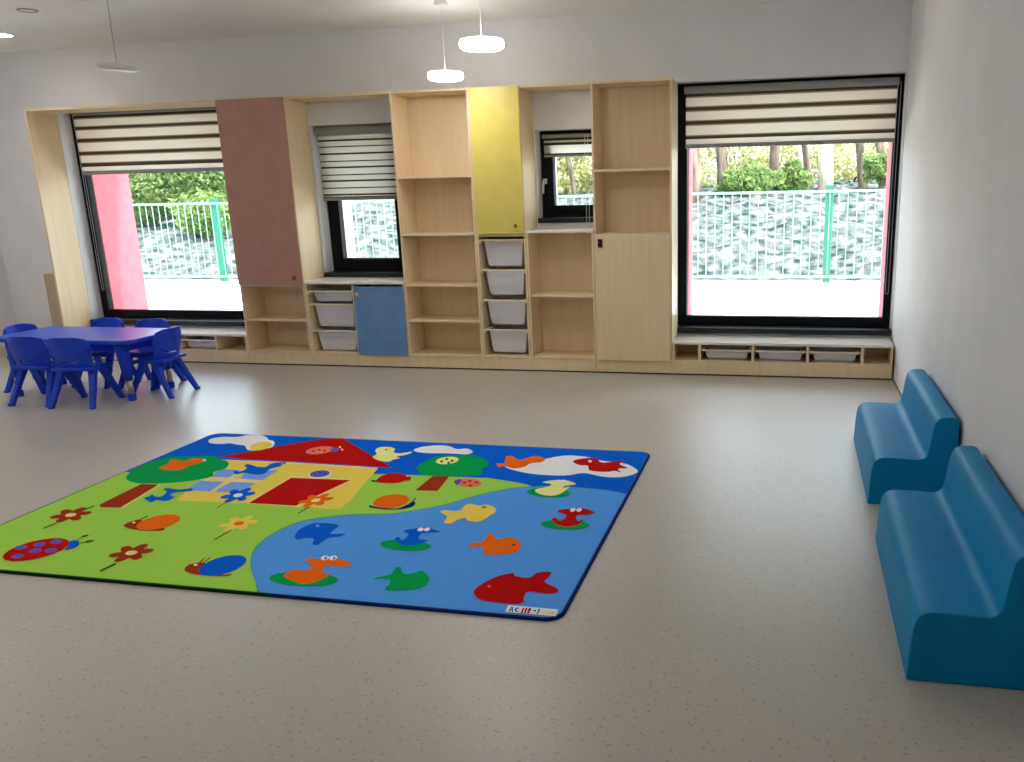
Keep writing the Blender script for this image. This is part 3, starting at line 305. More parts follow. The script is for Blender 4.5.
# ---------------------------------------------------------------- mesh helpers
class MB:
    def __init__(s): s.v = []; s.f = []; s.m = []
    def add(s, vs, fs, mi=0):
        o = len(s.v); s.v += [tuple(p) for p in vs]; s.f += [tuple(i+o for i in f) for f in fs]; s.m += [mi]*len(fs)
    def box(s, x0, x1, y0, y1, z0, z1, mi=0):
        s.add([(x0,y0,z0),(x1,y0,z0),(x1,y1,z0),(x0,y1,z0),(x0,y0,z1),(x1,y0,z1),(x1,y1,z1),(x0,y1,z1)],
              [(3,2,1,0),(4,5,6,7),(0,1,5,4),(1,2,6,5),(2,3,7,6),(3,0,4,7)], mi)
        return s
    def tube(s, pts, r, n=10, mi=0, caps=True):
        # r: a number or one radius per point
        rs = r if isinstance(r, (list, tuple)) else [r]*len(pts)
        pts = [Vector(p) for p in pts]; rings = []
        for i, p in enumerate(pts):
            d = (pts[min(i+1, len(pts)-1)]-pts[max(i-1, 0)]).normalized()
            a = d.cross(Vector((0, 0, 1)) if abs(d.z) < .9 else Vector((1, 0, 0))).normalized(); b = d.cross(a)
            rings.append([p+(a*math.cos(2*math.pi*k/n)+b*math.sin(2*math.pi*k/n))*rs[i] for k in range(n)])
        vs = [q for rg in rings for q in rg]; fs = []
        for i in range(len(pts)-1):
            for k in range(n):
                fs.append((i*n+k, i*n+(k+1)%n, (i+1)*n+(k+1)%n, (i+1)*n+k))
        if caps:
            fs.append(tuple(range(n-1, -1, -1))); fs.append(tuple((len(pts)-1)*n+k for k in range(n)))
        s.add(vs, fs, mi); return s
    def bar(s, p0, p1, w0, t0, w1, t1, side=(1, 0, 0), mi=0):
        # tapered rectangular bar between two points, w along side
        p0 = Vector(p0); p1 = Vector(p1); d = (p1-p0).normalized(); a = Vector(side); a = (a-d*a.dot(d)).normalized(); b = d.cross(a)
        vs = []
        for p, w, t in ((p0, w0, t0), (p1, w1, t1)):
            vs += [p-a*w/2-b*t/2, p+a*w/2-b*t/2, p+a*w/2+b*t/2, p-a*w/2+b*t/2]
        s.add(vs, [(3,2,1,0),(4,5,6,7),(0,1,5,4),(1,2,6,5),(2,3,7,6),(3,0,4,7)], mi); return s
    def lathe(s, prof, cx=0, cy=0, n=32, mi=0, axis='z', cz=0):
        rings = []
        for r, h in prof:
            rg = []
            for k in range(n):
                a = 2*math.pi*k/n
                if axis == 'z': rg.append((cx+r*math.cos(a), cy+r*math.sin(a), cz+h))
                else: rg.append((cx+r*math.cos(a), cy+h, cz+r*math.sin(a)))
            rings.append(rg)
        vs = [q for rg in rings for q in rg]; fs = []
        for i in range(len(prof)-1):
            for k in range(n): fs.append((i*n+k, i*n+(k+1)%n, (i+1)*n+(k+1)%n, (i+1)*n+k))
        fs.append(tuple(range(n-1, -1, -1))); fs.append(tuple((len(prof)-1)*n+k for k in range(n)))
        s.add(vs, fs, mi); return s
    def build(s, name, mats, parent=None, bevel=0, smooth=False, seg=2, loc=None, subsurf=0, recalc=True):
        me = bpy.data.meshes.new(name)
        off = Vector(loc) if loc is not None else Vector((0, 0, 0))
        me.from_pydata([tuple(Vector(p)-off) for p in s.v], [], s.f)
        mats = mats if isinstance(mats, (list, tuple)) else [mats]
        for m in mats: me.materials.append(m if not isinstance(m, str) else M[m])
        for p, i in zip(me.polygons, s.m): p.material_index = i
        if recalc:
            bm = bmesh.new(); bm.from_mesh(me); bmesh.ops.recalc_face_normals(bm, faces=bm.faces); bm.to_mesh(me); bm.free()
        if smooth:
            for p in me.polygons: p.use_smooth = True
        o = bpy.data.objects.new(name, me); C.objects.link(o)
        if loc is not None: o.location = loc
        if bevel:
            b = o.modifiers.new('bevel', 'BEVEL'); b.width = bevel; b.segments = seg; b.limit_method = 'ANGLE'; b.angle_limit = math.radians(50)
        if subsurf:
            b = o.modifiers.new('sub', 'SUBSURF'); b.levels = subsurf; b.render_levels = subsurf
        if parent is not None:
            o.parent = parent
            if loc is None: pass
        return o

def tag(o, label=None, cat=None, group=None, kind=None):
    if label: o['label'] = label
    if cat: o['category'] = cat
    if group: o['group'] = group
    if kind: o['kind'] = kind
    return o
def thing(name, label, cat, loc=(0, 0, 0), rz=0, group=None, kind=None):
    o = bpy.data.objects.new(name, None); C.objects.link(o); o.empty_display_size = .1
    o.location = loc; o.rotation_euler = (0, 0, rz)
    return tag(o, label, cat, group, kind)
def part(mb, name, mats, root, **k):
    # the mesh is given in world coordinates; the part sits under a root standing at root.location, unrotated
    o = mb.build(name, mats, root, **k); L = Vector(root.location)
    p = root.parent
    while p is not None: L += Vector(p.location); p = p.parent
    o.location = -L
    return o
def sub(mb, name, mats, par, **k):
    o = mb.build(name, mats, par, **k)            # parts carry location -root, so world coordinates stay as they are
    return o
def dup(root, loc, rz, label, group=None):
    r = root.copy(); C.objects.link(r); r.location = loc; r.rotation_euler = (0, 0, rz); r['label'] = label
    if group: r['group'] = group
    for ch in list(root.children):
        c = ch.copy(); C.objects.link(c); c.parent = r
        for g in list(ch.children):
            d = g.copy(); C.objects.link(d); d.parent = c
    return r

# ---------------------------------------------------------------- camera
cam_d = bpy.data.cameras.new('camera'); cam = bpy.data.objects.new('camera', cam_d); C.objects.link(cam)
def Rz(t): return Matrix.Rotation(t, 3, 'Z')
def Rx(t): return Matrix.Rotation(t, 3, 'X')
Rm = Rz(.2192753) @ Rx(math.pi/2-.25528862) @ Rz(-.02185989)
cam.matrix_world = Matrix.Translation((0, 0, 1.52)) @ Rm.to_4x4()
cam_d.sensor_width = 36; cam_d.sensor_fit = 'HORIZONTAL'; cam_d.lens = 856.04255/1024*36
cam_d.shift_x = -93.479/1024; cam_d.shift_y = 29.385/1024
cam_d.clip_start = .05; cam_d.clip_end = 300
SC.camera = cam

# ---------------------------------------------------------------- room shell
XL, XR, YF, YB, ZC = -7.8, .79, -2.6, 7.25, 2.86
def struct(o): o['kind'] = 'structure'; return o
struct(MB().box(XL-.2, XR+.2, YF-.2, YB+.2, -.12, 0).build('floor', 'floor'))
struct(MB().box(XL-.2, XR+.2, YF-.2, YB+.2, ZC, ZC+.2).build('ceiling', 'ceiling'))
struct(MB().box(XL-.2, XL, YF-.2, YB+.2, 0, ZC).build('wall_left', 'wall'))
struct(MB().box(XR, XR+.2, YF-.2, YB+.2, 0, ZC).build('wall_right', 'wall'))
struct(MB().box(XL, XR, YF-.2, YF, 0, ZC).build('wall_front', 'wall'))
# openings x0 x1 z0 z1
OP = [(-6.868, -5.0, .335, 2.32), (-4.24, -3.44, .80, 2.10), (-2.172, -1.45, 1.262, 1.992), (-.985, .784, .335, 2.32)]
def holed(y0, y1, x0, x1, z0, z1, ops):
    xs = sorted({x0, x1, *[o[0] for o in ops], *[o[1] for o in ops]}); zs = sorted({z0, z1, *[o[2] for o in ops], *[o[3] for o in ops]})
    inside = lambda i, j: 0 <= i < len(xs)-1 and 0 <= j < len(zs)-1 and not any(o[0] <= (xs[i]+xs[i+1])/2 <= o[1] and o[2] <= (zs[j]+zs[j+1])/2 <= o[3] for o in ops)
    mb = MB()
    for i in range(len(xs)-1):
        for j in range(len(zs)-1):
            if not inside(i, j): continue
            a, b, c, d = xs[i], xs[i+1], zs[j], zs[j+1]
            mb.add([(a,y0,c),(b,y0,c),(b,y0,d),(a,y0,d)], [(0,1,2,3)]); mb.add([(a,y1,c),(b,y1,c),(b,y1,d),(a,y1,d)], [(3,2,1,0)])
            if not inside(i-1, j): mb.add([(a,y0,c),(a,y1,c),(a,y1,d),(a,y0,d)], [(3,2,1,0)])
            if not inside(i+1, j): mb.add([(b,y0,c),(b,y1,c),(b,y1,d),(b,y0,d)], [(0,1,2,3)])
            if not inside(i, j-1): mb.add([(a,y0,c),(b,y0,c),(b,y1,c),(a,y1,c)], [(3,2,1,0)])
            if not inside(i, j+1): mb.add([(a,y0,d),(b,y0,d),(b,y1,d),(a,y1,d)], [(0,1,2,3)])
    return mb
struct(holed(YB, 7.47, XL, XR, 0, ZC, OP).build('wall_back', 'wall', recalc=False))
struct(holed(7.47, 7.68, XL-.2, XR+.2, -.3, ZC+.2, [(a+i_, b-.04, c, d) for (a, b, c, d), i_ in zip(OP, (.06, .09, .06, .06))]).build('wall_back_outside', 'white_wall', recalc=False))
# red box surrounds of the two large windows, outside
for n, (xa, xb) in enumerate(((-6.80, -5.02), (-.925, .742))):
    mb = MB(); t = .16; y0, y1 = 7.48, 7.96
    mb.box(xa-t, xa, y0, y1, .15, 2.5).box(xb, xb+t, y0, y1, .15, 2.5).box(xa, xb, y0, y1, 2.33, 2.5)
    mb.box(xa, xb, y0, y1, .15, .30)
    struct(mb.build('trim_%d' % (n+1), 'red_wall'))
mb = MB().box(XL, XL+.012, YF, YB, 0, .08); struct(mb.build('baseboard_left', 'skirting'))
mb = MB().box(XL+.012, -7.2, YB-.012, YB, 0, .08); struct(mb.build('baseboard_back', 'skirting'))
struct(MB().add([(-7.30,7.236,0),(-6.89,7.236,0),(-6.89,7.249,0),(-7.30,7.249,0),(-7.30,7.236,.3),(-6.89,7.236,1.25),(-6.89,7.249,1.25),(-7.30,7.249,.3)],
   [(3,2,1,0),(4,5,6,7),(0,1,5,4),(1,2,6,5),(2,3,7,6),(3,0,4,7)]) or None) if False else None
mb = MB().box(-7.34, -6.95, 7.232, 7.249, 0, .80); struct(mb.build('trim_3', 'tan_strip', bevel=.002))  # thin tan strip flat against the back wall, left of the window panel
mb = MB().box(XR-.006, XR, YF, YB-.36, 0, .012); struct(mb.build('baseboard_right', 'dark_skirting'))

# ---------------------------------------------------------------- windows
def window(n, op, fl, fr, fb, ft, fixed=True):
    x0, x1, z0, z1 = op; y0, y1 = 7.40, 7.47
    w = thing('window_%d' % n, None, None, ((x0+x1)/2, 7.43, z0), kind='structure')
    mb = MB().box(x0, x0+fl, y0, y1, z0, z1).box(x1-fr, x1, y0, y1, z0, z1).box(x0+fl, x1-fr, y0, y1, z0, z0+fb).box(x0+fl, x1-fr, y0, y1, z1-ft, z1)
    fo = part(mb, 'window_frame', 'frame', w, bevel=.004)
    gx = MB().box(x0+fl-.006, x1-fr+.006, 7.432, 7.438, z0+fb-.006, z1-ft+.006)
    part(gx, 'pane', 'glass', w)
    return w, fo
w1, f1 = window(1, OP[0], .072, .072, .085, .07)
w2, f2 = window(2, OP[1], .118, .118, .128, .118)
w3, f3 = window(3, OP[2], .112, .112, .112, .11)
w4, f4 = window(4, OP[3], .078, .060, .085, .07)
def sill(w, x0, x1, z0, z1, y0=7.212):
    part(MB().box(x0, x1, y0, 7.399, z0, z1), 'window_sill', 'sill', w, bevel=.004)
sill(w1, -6.862, -4.93, .300, .345)
sill(w2, -4.235, -3.32, .772, .812)
sill(w3, -2.165, -1.62, 1.232, 1.272)
sill(w4, -.962, .782, .300, .345)
# inner sash beads that step the profiles
for w, op, a in ((w2, OP[1], .07), (w3, OP[2], .06)):
    x0, x1, z0, z1 = op; q = MB(); t = .05; y0, y1 = 7.385, 7.401
    q.box(x0+a, x0+a+t, y0, y1, z0+a, z1-a).box(x1-a-t, x1-a, y0, y1, z0+a, z1-a).box(x0+a+t, x1-a-t, y0, y1, z0+a, z0+a+t).box(x0+a+t, x1-a-t, y0, y1, z1-a-t, z1-a)
    part(q, 'sash', 'frame', w, bevel=.003)
h = MB().box(-2.152, -2.122, 7.372, 7.401, 1.555, 1.60)
h.tube([(-2.137,7.376,1.585),(-2.137,7.352,1.585),(-2.139,7.345,1.575),(-2.143,7.343,1.54),(-2.146,7.345,1.475)], [.010,.010,.011,.011,.009], 10)
part(h, 'window_handle', 'white_plastic', w3, bevel=.002)

# ---------------------------------------------------------------- zebra roller blinds
def blind(label, x0, x1, y, bands, ctop, cbot, rail, chain=None):
    z_top = ctop; t = thing('roller_blind', label, 'window blind', ((x0+x1)/2, y, rail[0]), 0, 'striped roller blinds')
    c = MB(); hgt = ctop-cbot; n = 14; pr = []
    for k in range(n+1):
        a = math.pi*k/n; pr.append((-math.sin(a)*hgt*.45, hgt/2*math.cos(a)))
    pr += [(.03, -hgt/2), (.03, hgt/2)]
    zc = (ctop+cbot)/2
    vs = [(x0-.012, y+a, zc+b) for a, b in pr]+[(x1+.012, y+a, zc+b) for a, b in pr]; k = len(pr)
    c.add(vs, [(i, (i+1) % k, k+(i+1) % k, k+i) for i in range(k)]+[tuple(range(k-1, -1, -1)), tuple(range(k, 2*k))])
    part(c, 'cassette', 'cassette', t, bevel=.001)
    f = MB()
    bb = []
    for (za, zb, mi) in bands:
        if mi == 0 and zb-za > .05: bb += [(zb-.010, zb, 4), (za+.008, zb-.010, 0), (za, za+.008, 4)]
        else: bb.append((za, zb, mi))
    for (za, zb, mi) in bb:
        m_ = 5 if mi not in (1, 4) else 1; prev = None
        for j in range(m_):
            u0, u1 = j/m_, (j+1)/m_; h0, h1 = za+(zb-za)*u0, za+(zb-za)*u1
            b0, b1 = (.004*math.sin(math.pi*u0), .004*math.sin(math.pi*u1)) if mi not in (1, 4) else ((-.001, -.001) if mi == 1 else (0, 0))
            f.add([(x0, y-b0, h0), (x1, y-b0, h0), (x1, y-b1, h1), (x0, y-b1, h1)], [(0, 1, 2, 3)], mi)
    part(f, 'fabric', ['blind_light', 'blind_dark', 'blind_grey', 'blind_sheer', 'blind_mid'], t, recalc=False)
    part(MB().box(x0-.004, x1+.004, y-.008, y+.008, rail[0], rail[1]), 'bottom_rail', 'cassette', t, bevel=.004)
    if chain:
        cx, cy, z0c, sgn = chain
        q = MB(); r_ = .012
        pts = [(cx-r_, cy, zc)]+[(cx-r_, cy, z0c+r_)]+[(cx+r_*math.cos(a), cy, z0c+r_+r_*math.sin(a)) for a in [math.pi+math.pi*i/8 for i in range(1, 8)]]+[(cx+r_, cy, z0c+r_), (cx+r_, cy, zc)]
        q.tube(pts, .0016, 6); part(q, 'pull_chain', 'bin', t)
    return t
b4 = [(2.214,2.245,1),(2.132,2.214,0),(2.106,2.132,1),(2.024,2.106,0),(1.998,2.024,1),(1.908,1.998,0),(1.884,1.908,1),(1.842,1.884,0)]
blind('zebra roller blind half lowered in the large right-hand window beside the white wall', -.912, .728, 7.36, b4, 2.293, 2.235, (1.812, 1.844), (.745, 7.375, .62, 1))
b1 = [(2.272,2.282,1),(2.192,2.272,0),(2.170,2.192,1),(2.082,2.170,0),(2.056,2.082,1),(1.962,2.056,0),(1.938,1.962,1),(1.858,1.938,0),(1.826,1.858,1),(1.784,1.826,0)]
b1 = [(a-.012, b-.012 if i else b, m_) for i, (a, b, m_) in enumerate(b1)]
blind('zebra roller blind half lowered in the large left-hand window behind the blue table', -6.79, -5.06, 7.36, b1, 2.312, 2.282, (1.738, 1.774), (-6.815, 7.39, .62, 1))
zz = [2.010, 1.964, 1.913, 1.849, 1.788, 1.732, 1.670, 1.615, 1.556, 1.494, 1.476]
b2 = []
for i in range(len(zz)-1):
    a, b = zz[i+1], zz[i]
    d = .016 if i % 2 == 0 else .010
    b2 += [(a+d, b, 2), (a, a+d, 1)]
blind('grey striped roller blind lowered over the middle window above the blue door', -4.215, -3.46, 7.31, b2, 2.095, 2.012, (1.452, 1.478), (-4.222, 7.232, .80, 1))
b3 = [(1.912,1.930,1),(1.893,1.912,2),(1.872,1.893,1),(1.806,1.872,3),(1.794,1.806,1)]
blind('short rolled-up blind at the top of the small window beside the yellow door', -2.128, -1.56, 7.365, b3, 1.962, 1.93, (1.776, 1.794), (-1.72, 7.205, 1.225, 1))
# ---------------------------------------------------------------- wall of cupboards
YC = 6.90; YW = 7.246; T = .018
def panel(root, name, x0, x1, z0, z1, y0=YC, y1=YW, mat='wood', **k):
    return part(MB().box(x0, x1, y0, y1, z0, z1), name, mat, root, bevel=k.pop('bevel', .0015), **k)
def unit(label, cat, name, x0, x1, ztop, back=True, zbot=.11, z_back=None, group=None, top=True):
    t = thing(name, label, cat, ((x0+x1)/2, (YC+YW)/2, 0), 0, group)
    panel(t, 'side_panel', x0+.001, x0+T, .012, ztop); panel(t, 'side_panel', x1-T, x1-.001, .012, ztop)
    panel(t, 'plinth', x0+T, x1-T, .012, zbot-.002, YC+.004, YC+.022)
    panel(t, 'kick_strip', x0+.001, x1-.001, .0, .012, YC+.012, YW, 'dark_kick', bevel=0)
    panel(t, 'bottom_shelf', x0+T, x1-T, zbot, zbot+T)
    if back: panel(t, 'back_panel', x0+T, x1-T, zbot+T, (z_back or ztop)-T, YW-.03, YW)
    if top: panel(t, 'top_panel', x0+T, x1-T, ztop-T, ztop)
    return t
def shelf(t, x0, x1, z): panel(t, 'shelf', x0+T+.0005, x1-T-.0005, z-T, z, YC+.003, YW-.031)
def knob(door, x, z, mat='brass', plate=False):
    q = MB().lathe([(.006, 0), (.006, -.014), (.013, -.017), (.015, -.022), (.011, -.028), (.003, -.030)], x, YC-.019, 16, axis='y', cz=z)
    if plate: q.box(x-.017, x+.017, YC-.0215, YC-.0185, z-.024, z+.020)
    sub(q, 'knob', mat, door)
def door(t, x0, x1, z0, z1, mat): return panel(t, 'door', x0+.003, x1-.003, z0, z1, YC-.019, YC-.001, mat, bevel=.002)
TOP = 2.315

# surround of the left window
t = thing('window_surround', 'birch side panel and top board framing the large left window', 'panel', (-6.87, 7.07, 0))
panel(t, 'side_panel', -6.888, -6.868, 0, TOP); panel(t, 'top_board', -6.867, -4.907, TOP-.02, TOP)
# tall cupboard with the red door
X = (-4.905, -4.256)
t = unit('tall birch cupboard with dusty red upper door and two open shelves below', 'cupboard', 'tall_cupboard', *X, TOP)
shelf(t, *X, .735); shelf(t, *X, .422)
d = door(t, *X, .738, TOP-.004, 'red_door'); knob(d, -4.335, .800, 'brass', True)
# low cupboard under the middle window
X = (-4.255, -3.301); XM = -3.790
t = unit('low birch cupboard with blue door and three trays under the middle window', 'cupboard', 'low_cupboard', *X, .742, top=False)
panel(t, 'worktop', X[0], X[1], .742, .768, YC-.012, YW, 'wood_top_lit', bevel=.003)
panel(t, 'divider', XM-.009, XM+.009, .128, .742, YC, YW-.009)
d = door(t, XM+.010, X[1]-.004, .116, .722, 'blue_door'); knob(d, -3.735, .655, 'metal', True)
for zr in (.682, .566, .328):
    panel(t, 'tray_runner', X[0]+T, X[0]+T+.016, zr-.030, zr-.014, YC+.005, YW-.01); panel(t, 'tray_runner', XM-.025, XM-.009, zr-.030, zr-.014, YC+.005, YW-.01)
hb = thing('header_board', 'birch header board above the middle window niche', 'board', (-3.78, 7.07, TOP-.02)); panel(hb, 'board', -4.2545, -3.3015, TOP-.02, TOP)
# open bookcase
X = (-3.300, -2.613)
t = unit('tall open birch bookcase with five compartments left of the yellow door', 'bookcase', 'open_bookcase', *X, TOP)
for z in (1.640, 1.168, .738, .432): shelf(t, *X, z)
# cupboard with the yellow door
X = (-2.612, -2.181)
t = unit('narrow birch cupboard with yellow upper door and four white trays', 'cupboard', 'tray_cupboard', *X, TOP)
shelf(t, *X, 1.158)
d = door(t, X[0]+.014, X[1]-.002, 1.162, TOP-.004, 'yellow_door'); knob(d, -2.252, 1.226, 'brass')
YZ = (1.116, .866, .612, .358)
for zr in YZ:
    panel(t, 'tray_runner', X[0]+T, X[0]+T+.016, zr-.030, zr-.014, YC+.005, YW-.01); panel(t, 'tray_runner', X[1]-T-.016, X[1]-T, zr-.030, zr-.014, YC+.005, YW-.01)
# half-height bookcase under the small window
X = (-2.180, -1.605)
t = unit('half-height birch bookcase with two open compartments under the small window', 'bookcase', 'low_bookcase', *X, 1.164, top=False)
panel(t, 'worktop', X[0], X[1], 1.164, 1.186, YC-.006, YW, 'wood_top_lit', bevel=.003)
shelf(t, *X, .655)
hb = thing('header_board', 'birch header board above the small window niche', 'board', (-1.89, 7.07, TOP-.02)); panel(hb, 'board', -2.1795, -1.6055, TOP-.02, TOP)
# tall cupboard with the plain door
X = (-1.604, -.964)
t = unit('tall birch cupboard with plain wooden lower door beside the large right window', 'cupboard', 'wood_door_cupboard', *X, TOP)
shelf(t, *X, 1.655); shelf(t, *X, 1.152)
d = door(t, X[0]+.016, X[1]-.010, .114, 1.146, 'wood')
q = MB().lathe([(.011, 0), (.012, -.010), (.016, -.014), (.016, -.024), (.010, -.028)], -1.548, YC-.019, 14, axis='y', cz=1.068)
q.lathe([(.006, 0), (.008, -.008), (.004, -.012)], -1.560, YC-.019, 10, axis='y', cz=1.105).lathe([(.006, 0), (.008, -.008), (.004, -.012)], -1.535, YC-.019, 10, axis='y', cz=1.105)
q.box(-1.566, -1.529, YC-.022, YC-.0185, 1.045, 1.112)
sub(q, 'lock', 'dark_metal', d)

# low benches under the large windows
def low_bench(label, x0, x1, divs, group):
    t = thing('low_bench', label, 'bench', ((x0+x1)/2, 7.07, 0), 0, group)
    panel(t, 'worktop', x0, x1, .258, .280, YC-.004, YW, 'wood_top_lit', bevel=.003)
    panel(t, 'side_panel', x0+.001, x0+T, .012, .257); panel(t, 'side_panel', x1-T, x1-.001, .012, .257)
    panel(t, 'plinth', x0+T, x1-T, .012, .110, YC+.003, YC+.021); panel(t, 'bottom_shelf', x0+T, x1-T, .111, .125, YC+.002, YW)
    panel(t, 'kick_strip', x0+.001, x1-.001, 0, .012, YC+.012, YW, 'dark_kick', bevel=0)
    panel(t, 'back_panel', x0+T, x1-T, .126, .257, YW-.008, YW)
    for x in divs: panel(t, 'divider', x-.011, x+.011, .126, .257, YC, YW-.009)
    return t
low_bench('long low birch bench with five compartments under the large right window', -.963, .773, (-.739, -.308, .1245, .5445), 'low birch benches under the large windows')
low_bench('long low birch bench under the large left window behind the table', -6.866, -4.907, (-5.228, -5.63, -6.03, -6.43), 'low birch benches under the large windows')

# ---------------------------------------------------------------- trays
def tray(x0, x1, z, h, label, group):
    # rim flange at z, tapering body below, open top
    xm = (x0+x1)/2; t = thing('storage_tray', label, 'storage tray', (xm, YC+.16, z-h), 0, group)
    w = (x1-x0)/2; y0, y1 = YC+.004, YC+.31
    r = MB()
    r.box(x0, x1, y0, y0+.020, z-.013, z).box(x0, x1, y1-.02, y1, z-.013, z).box(x0, x0+.024, y0+.020, y1-.02, z-.013, z).box(x1-.024, x1, y0+.020, y1-.02, z-.013, z)
    part(r, 'rim', 'bin_rim', t, bevel=.003)
    b = MB(); n = 4; tp = min(.16*h, .026)
    def ring(zz, ins, q=0):
        s = ins+.024+q; return [(x0+s, y0+.058+ins*.5+q, zz), (x1-s, y0+.058+ins*.5+q, zz), (x1-s, y1-.012-ins*.5-q, zz), (x0+s, y1-.012-ins*.5-q, zz)]
    R = [ring(z-.010, 0), ring(z-h*.75, tp*.7), ring(z-h+.012, tp), ring(z-h, tp+.012), ring(z-h+.004, tp+.012, .002), ring(z-.010, 0, .003)]
    vs = [p for rr in R for p in rr]; fs = []
    for i in range(5):
        for k in range(4): fs.append((i*4+k, i*4+(k+1) % 4, (i+1)*4+(k+1) % 4, (i+1)*4+k))
    fs.append((12, 13, 14, 15)); fs.append((16, 19, 18, 17)); fs.append
    for k in range(4): fs.append((20+k, 20+(k+1) % 4, (k+1) % 4, k))
    fs = [f for f in fs if f not in ((12,13,17,16),(13,14,18,17),(14,15,19,18),(15,12,16,19))]
    b.add(vs, fs); part(b, 'tray_body', 'bin', t, bevel=.006)
    return t
for (zr, h, lb) in zip((.682, .566, .328), (.115, .225, .205), ('shallow white tray, topmost of the three beside the blue door', 'deep white tray, middle of the three beside the blue door', 'deep white tray, lowest of the three beside the blue door')):
    tray(-4.255+T+.004, XM-.009-.004, zr, h-.012, lb, 'trays beside the blue door')
for zr, h, lb in zip(YZ, (.228, .222, .222, .212), ('white tray directly under the yellow door', 'white tray second below the yellow door', 'white tray third below the yellow door, second from the floor', 'white tray at the bottom of the stack below the yellow door')):
    tray(-2.612+T+.003, -2.181-T-.003, zr, h, lb, 'trays below the yellow door')
for a, b, lb in ((-.728, -.319, 'leftmost of three white trays in the low right bench'), (-.297, .1135, 'middle of three white trays in the low right bench'), (.1355, .5335, 'rightmost of three white trays in the low right bench')):
    tray(a+.006, b-.006, .216, .085, lb, 'trays in the low right bench')
tray(-5.619+.006, -5.239-.006, .220, .088, 'white tray in the low left bench beside the table', 'trays in the low left bench')
# ---------------------------------------------------------------- table
t = thing('kids_table', 'low rectangular blue plastic children\'s table with adjustable legs', 'table', (-5.495, 5.715, 0))
def rrect(x0, x1, y0, y1, r, n=6):
    o = []
    for cx, cy, a in ((x1-r, y1-r, 0), (x0+r, y1-r, 90), (x0+r, y0+r, 180), (x1-r, y0+r, 270)):
        for i in range(n+1): q = math.radians(a+90*i/n); o.append((cx+r*math.cos(q), cy+r*math.sin(q)))
    return o
def slab(mb, out, z0, z1, mi=0):
    n = len(out); mb.add([(x, y, z0) for x, y in out]+[(x, y, z1) for x, y in out], [tuple(range(n-1, -1, -1)), tuple(range(n, 2*n))]+[(i, (i+1) % n, n+(i+1) % n, n+i) for i in range(n)], mi); return mb
part(slab(MB(), rrect(-6.135, -4.855, 5.415, 6.015, .07), .450, .482), 'tabletop', 'table_top', t, bevel=.008, seg=3)
part(MB().box(-6.05, -4.94, 5.485, 5.505, .385, .450).box(-6.05, -4.94, 5.925, 5.945, .385, .450).box(-6.05, -6.03, 5.505, 5.925, .385, .450).box(-4.96, -4.94, 5.505, 5.925, .385, .450), 'apron', 'chair', t, bevel=.004)
for lx in (-6.01, -4.975):
    for ly in (5.50, 5.93):
        ox = .02 if lx > -5.5 else -.02
        l = MB().tube([(lx-ox, ly, .45), (lx-ox*.8, ly, .36), (lx, ly, .16)], [.052, .046, .032], 16)
        lo = part(l, 'leg', 'chair', t, smooth=True)
        sub(MB().tube([(lx, ly, .17), (lx+ox*.3, ly, .04)], .021, 14), 'leg_tube', 'steel', lo, smooth=True)
        sub(MB().tube([(lx+ox*.3, ly, .052), (lx+ox*.3, ly, .012), (lx+ox*.3, ly, 0)], [.027, .029, .026], 14), 'foot', 'chair', lo)

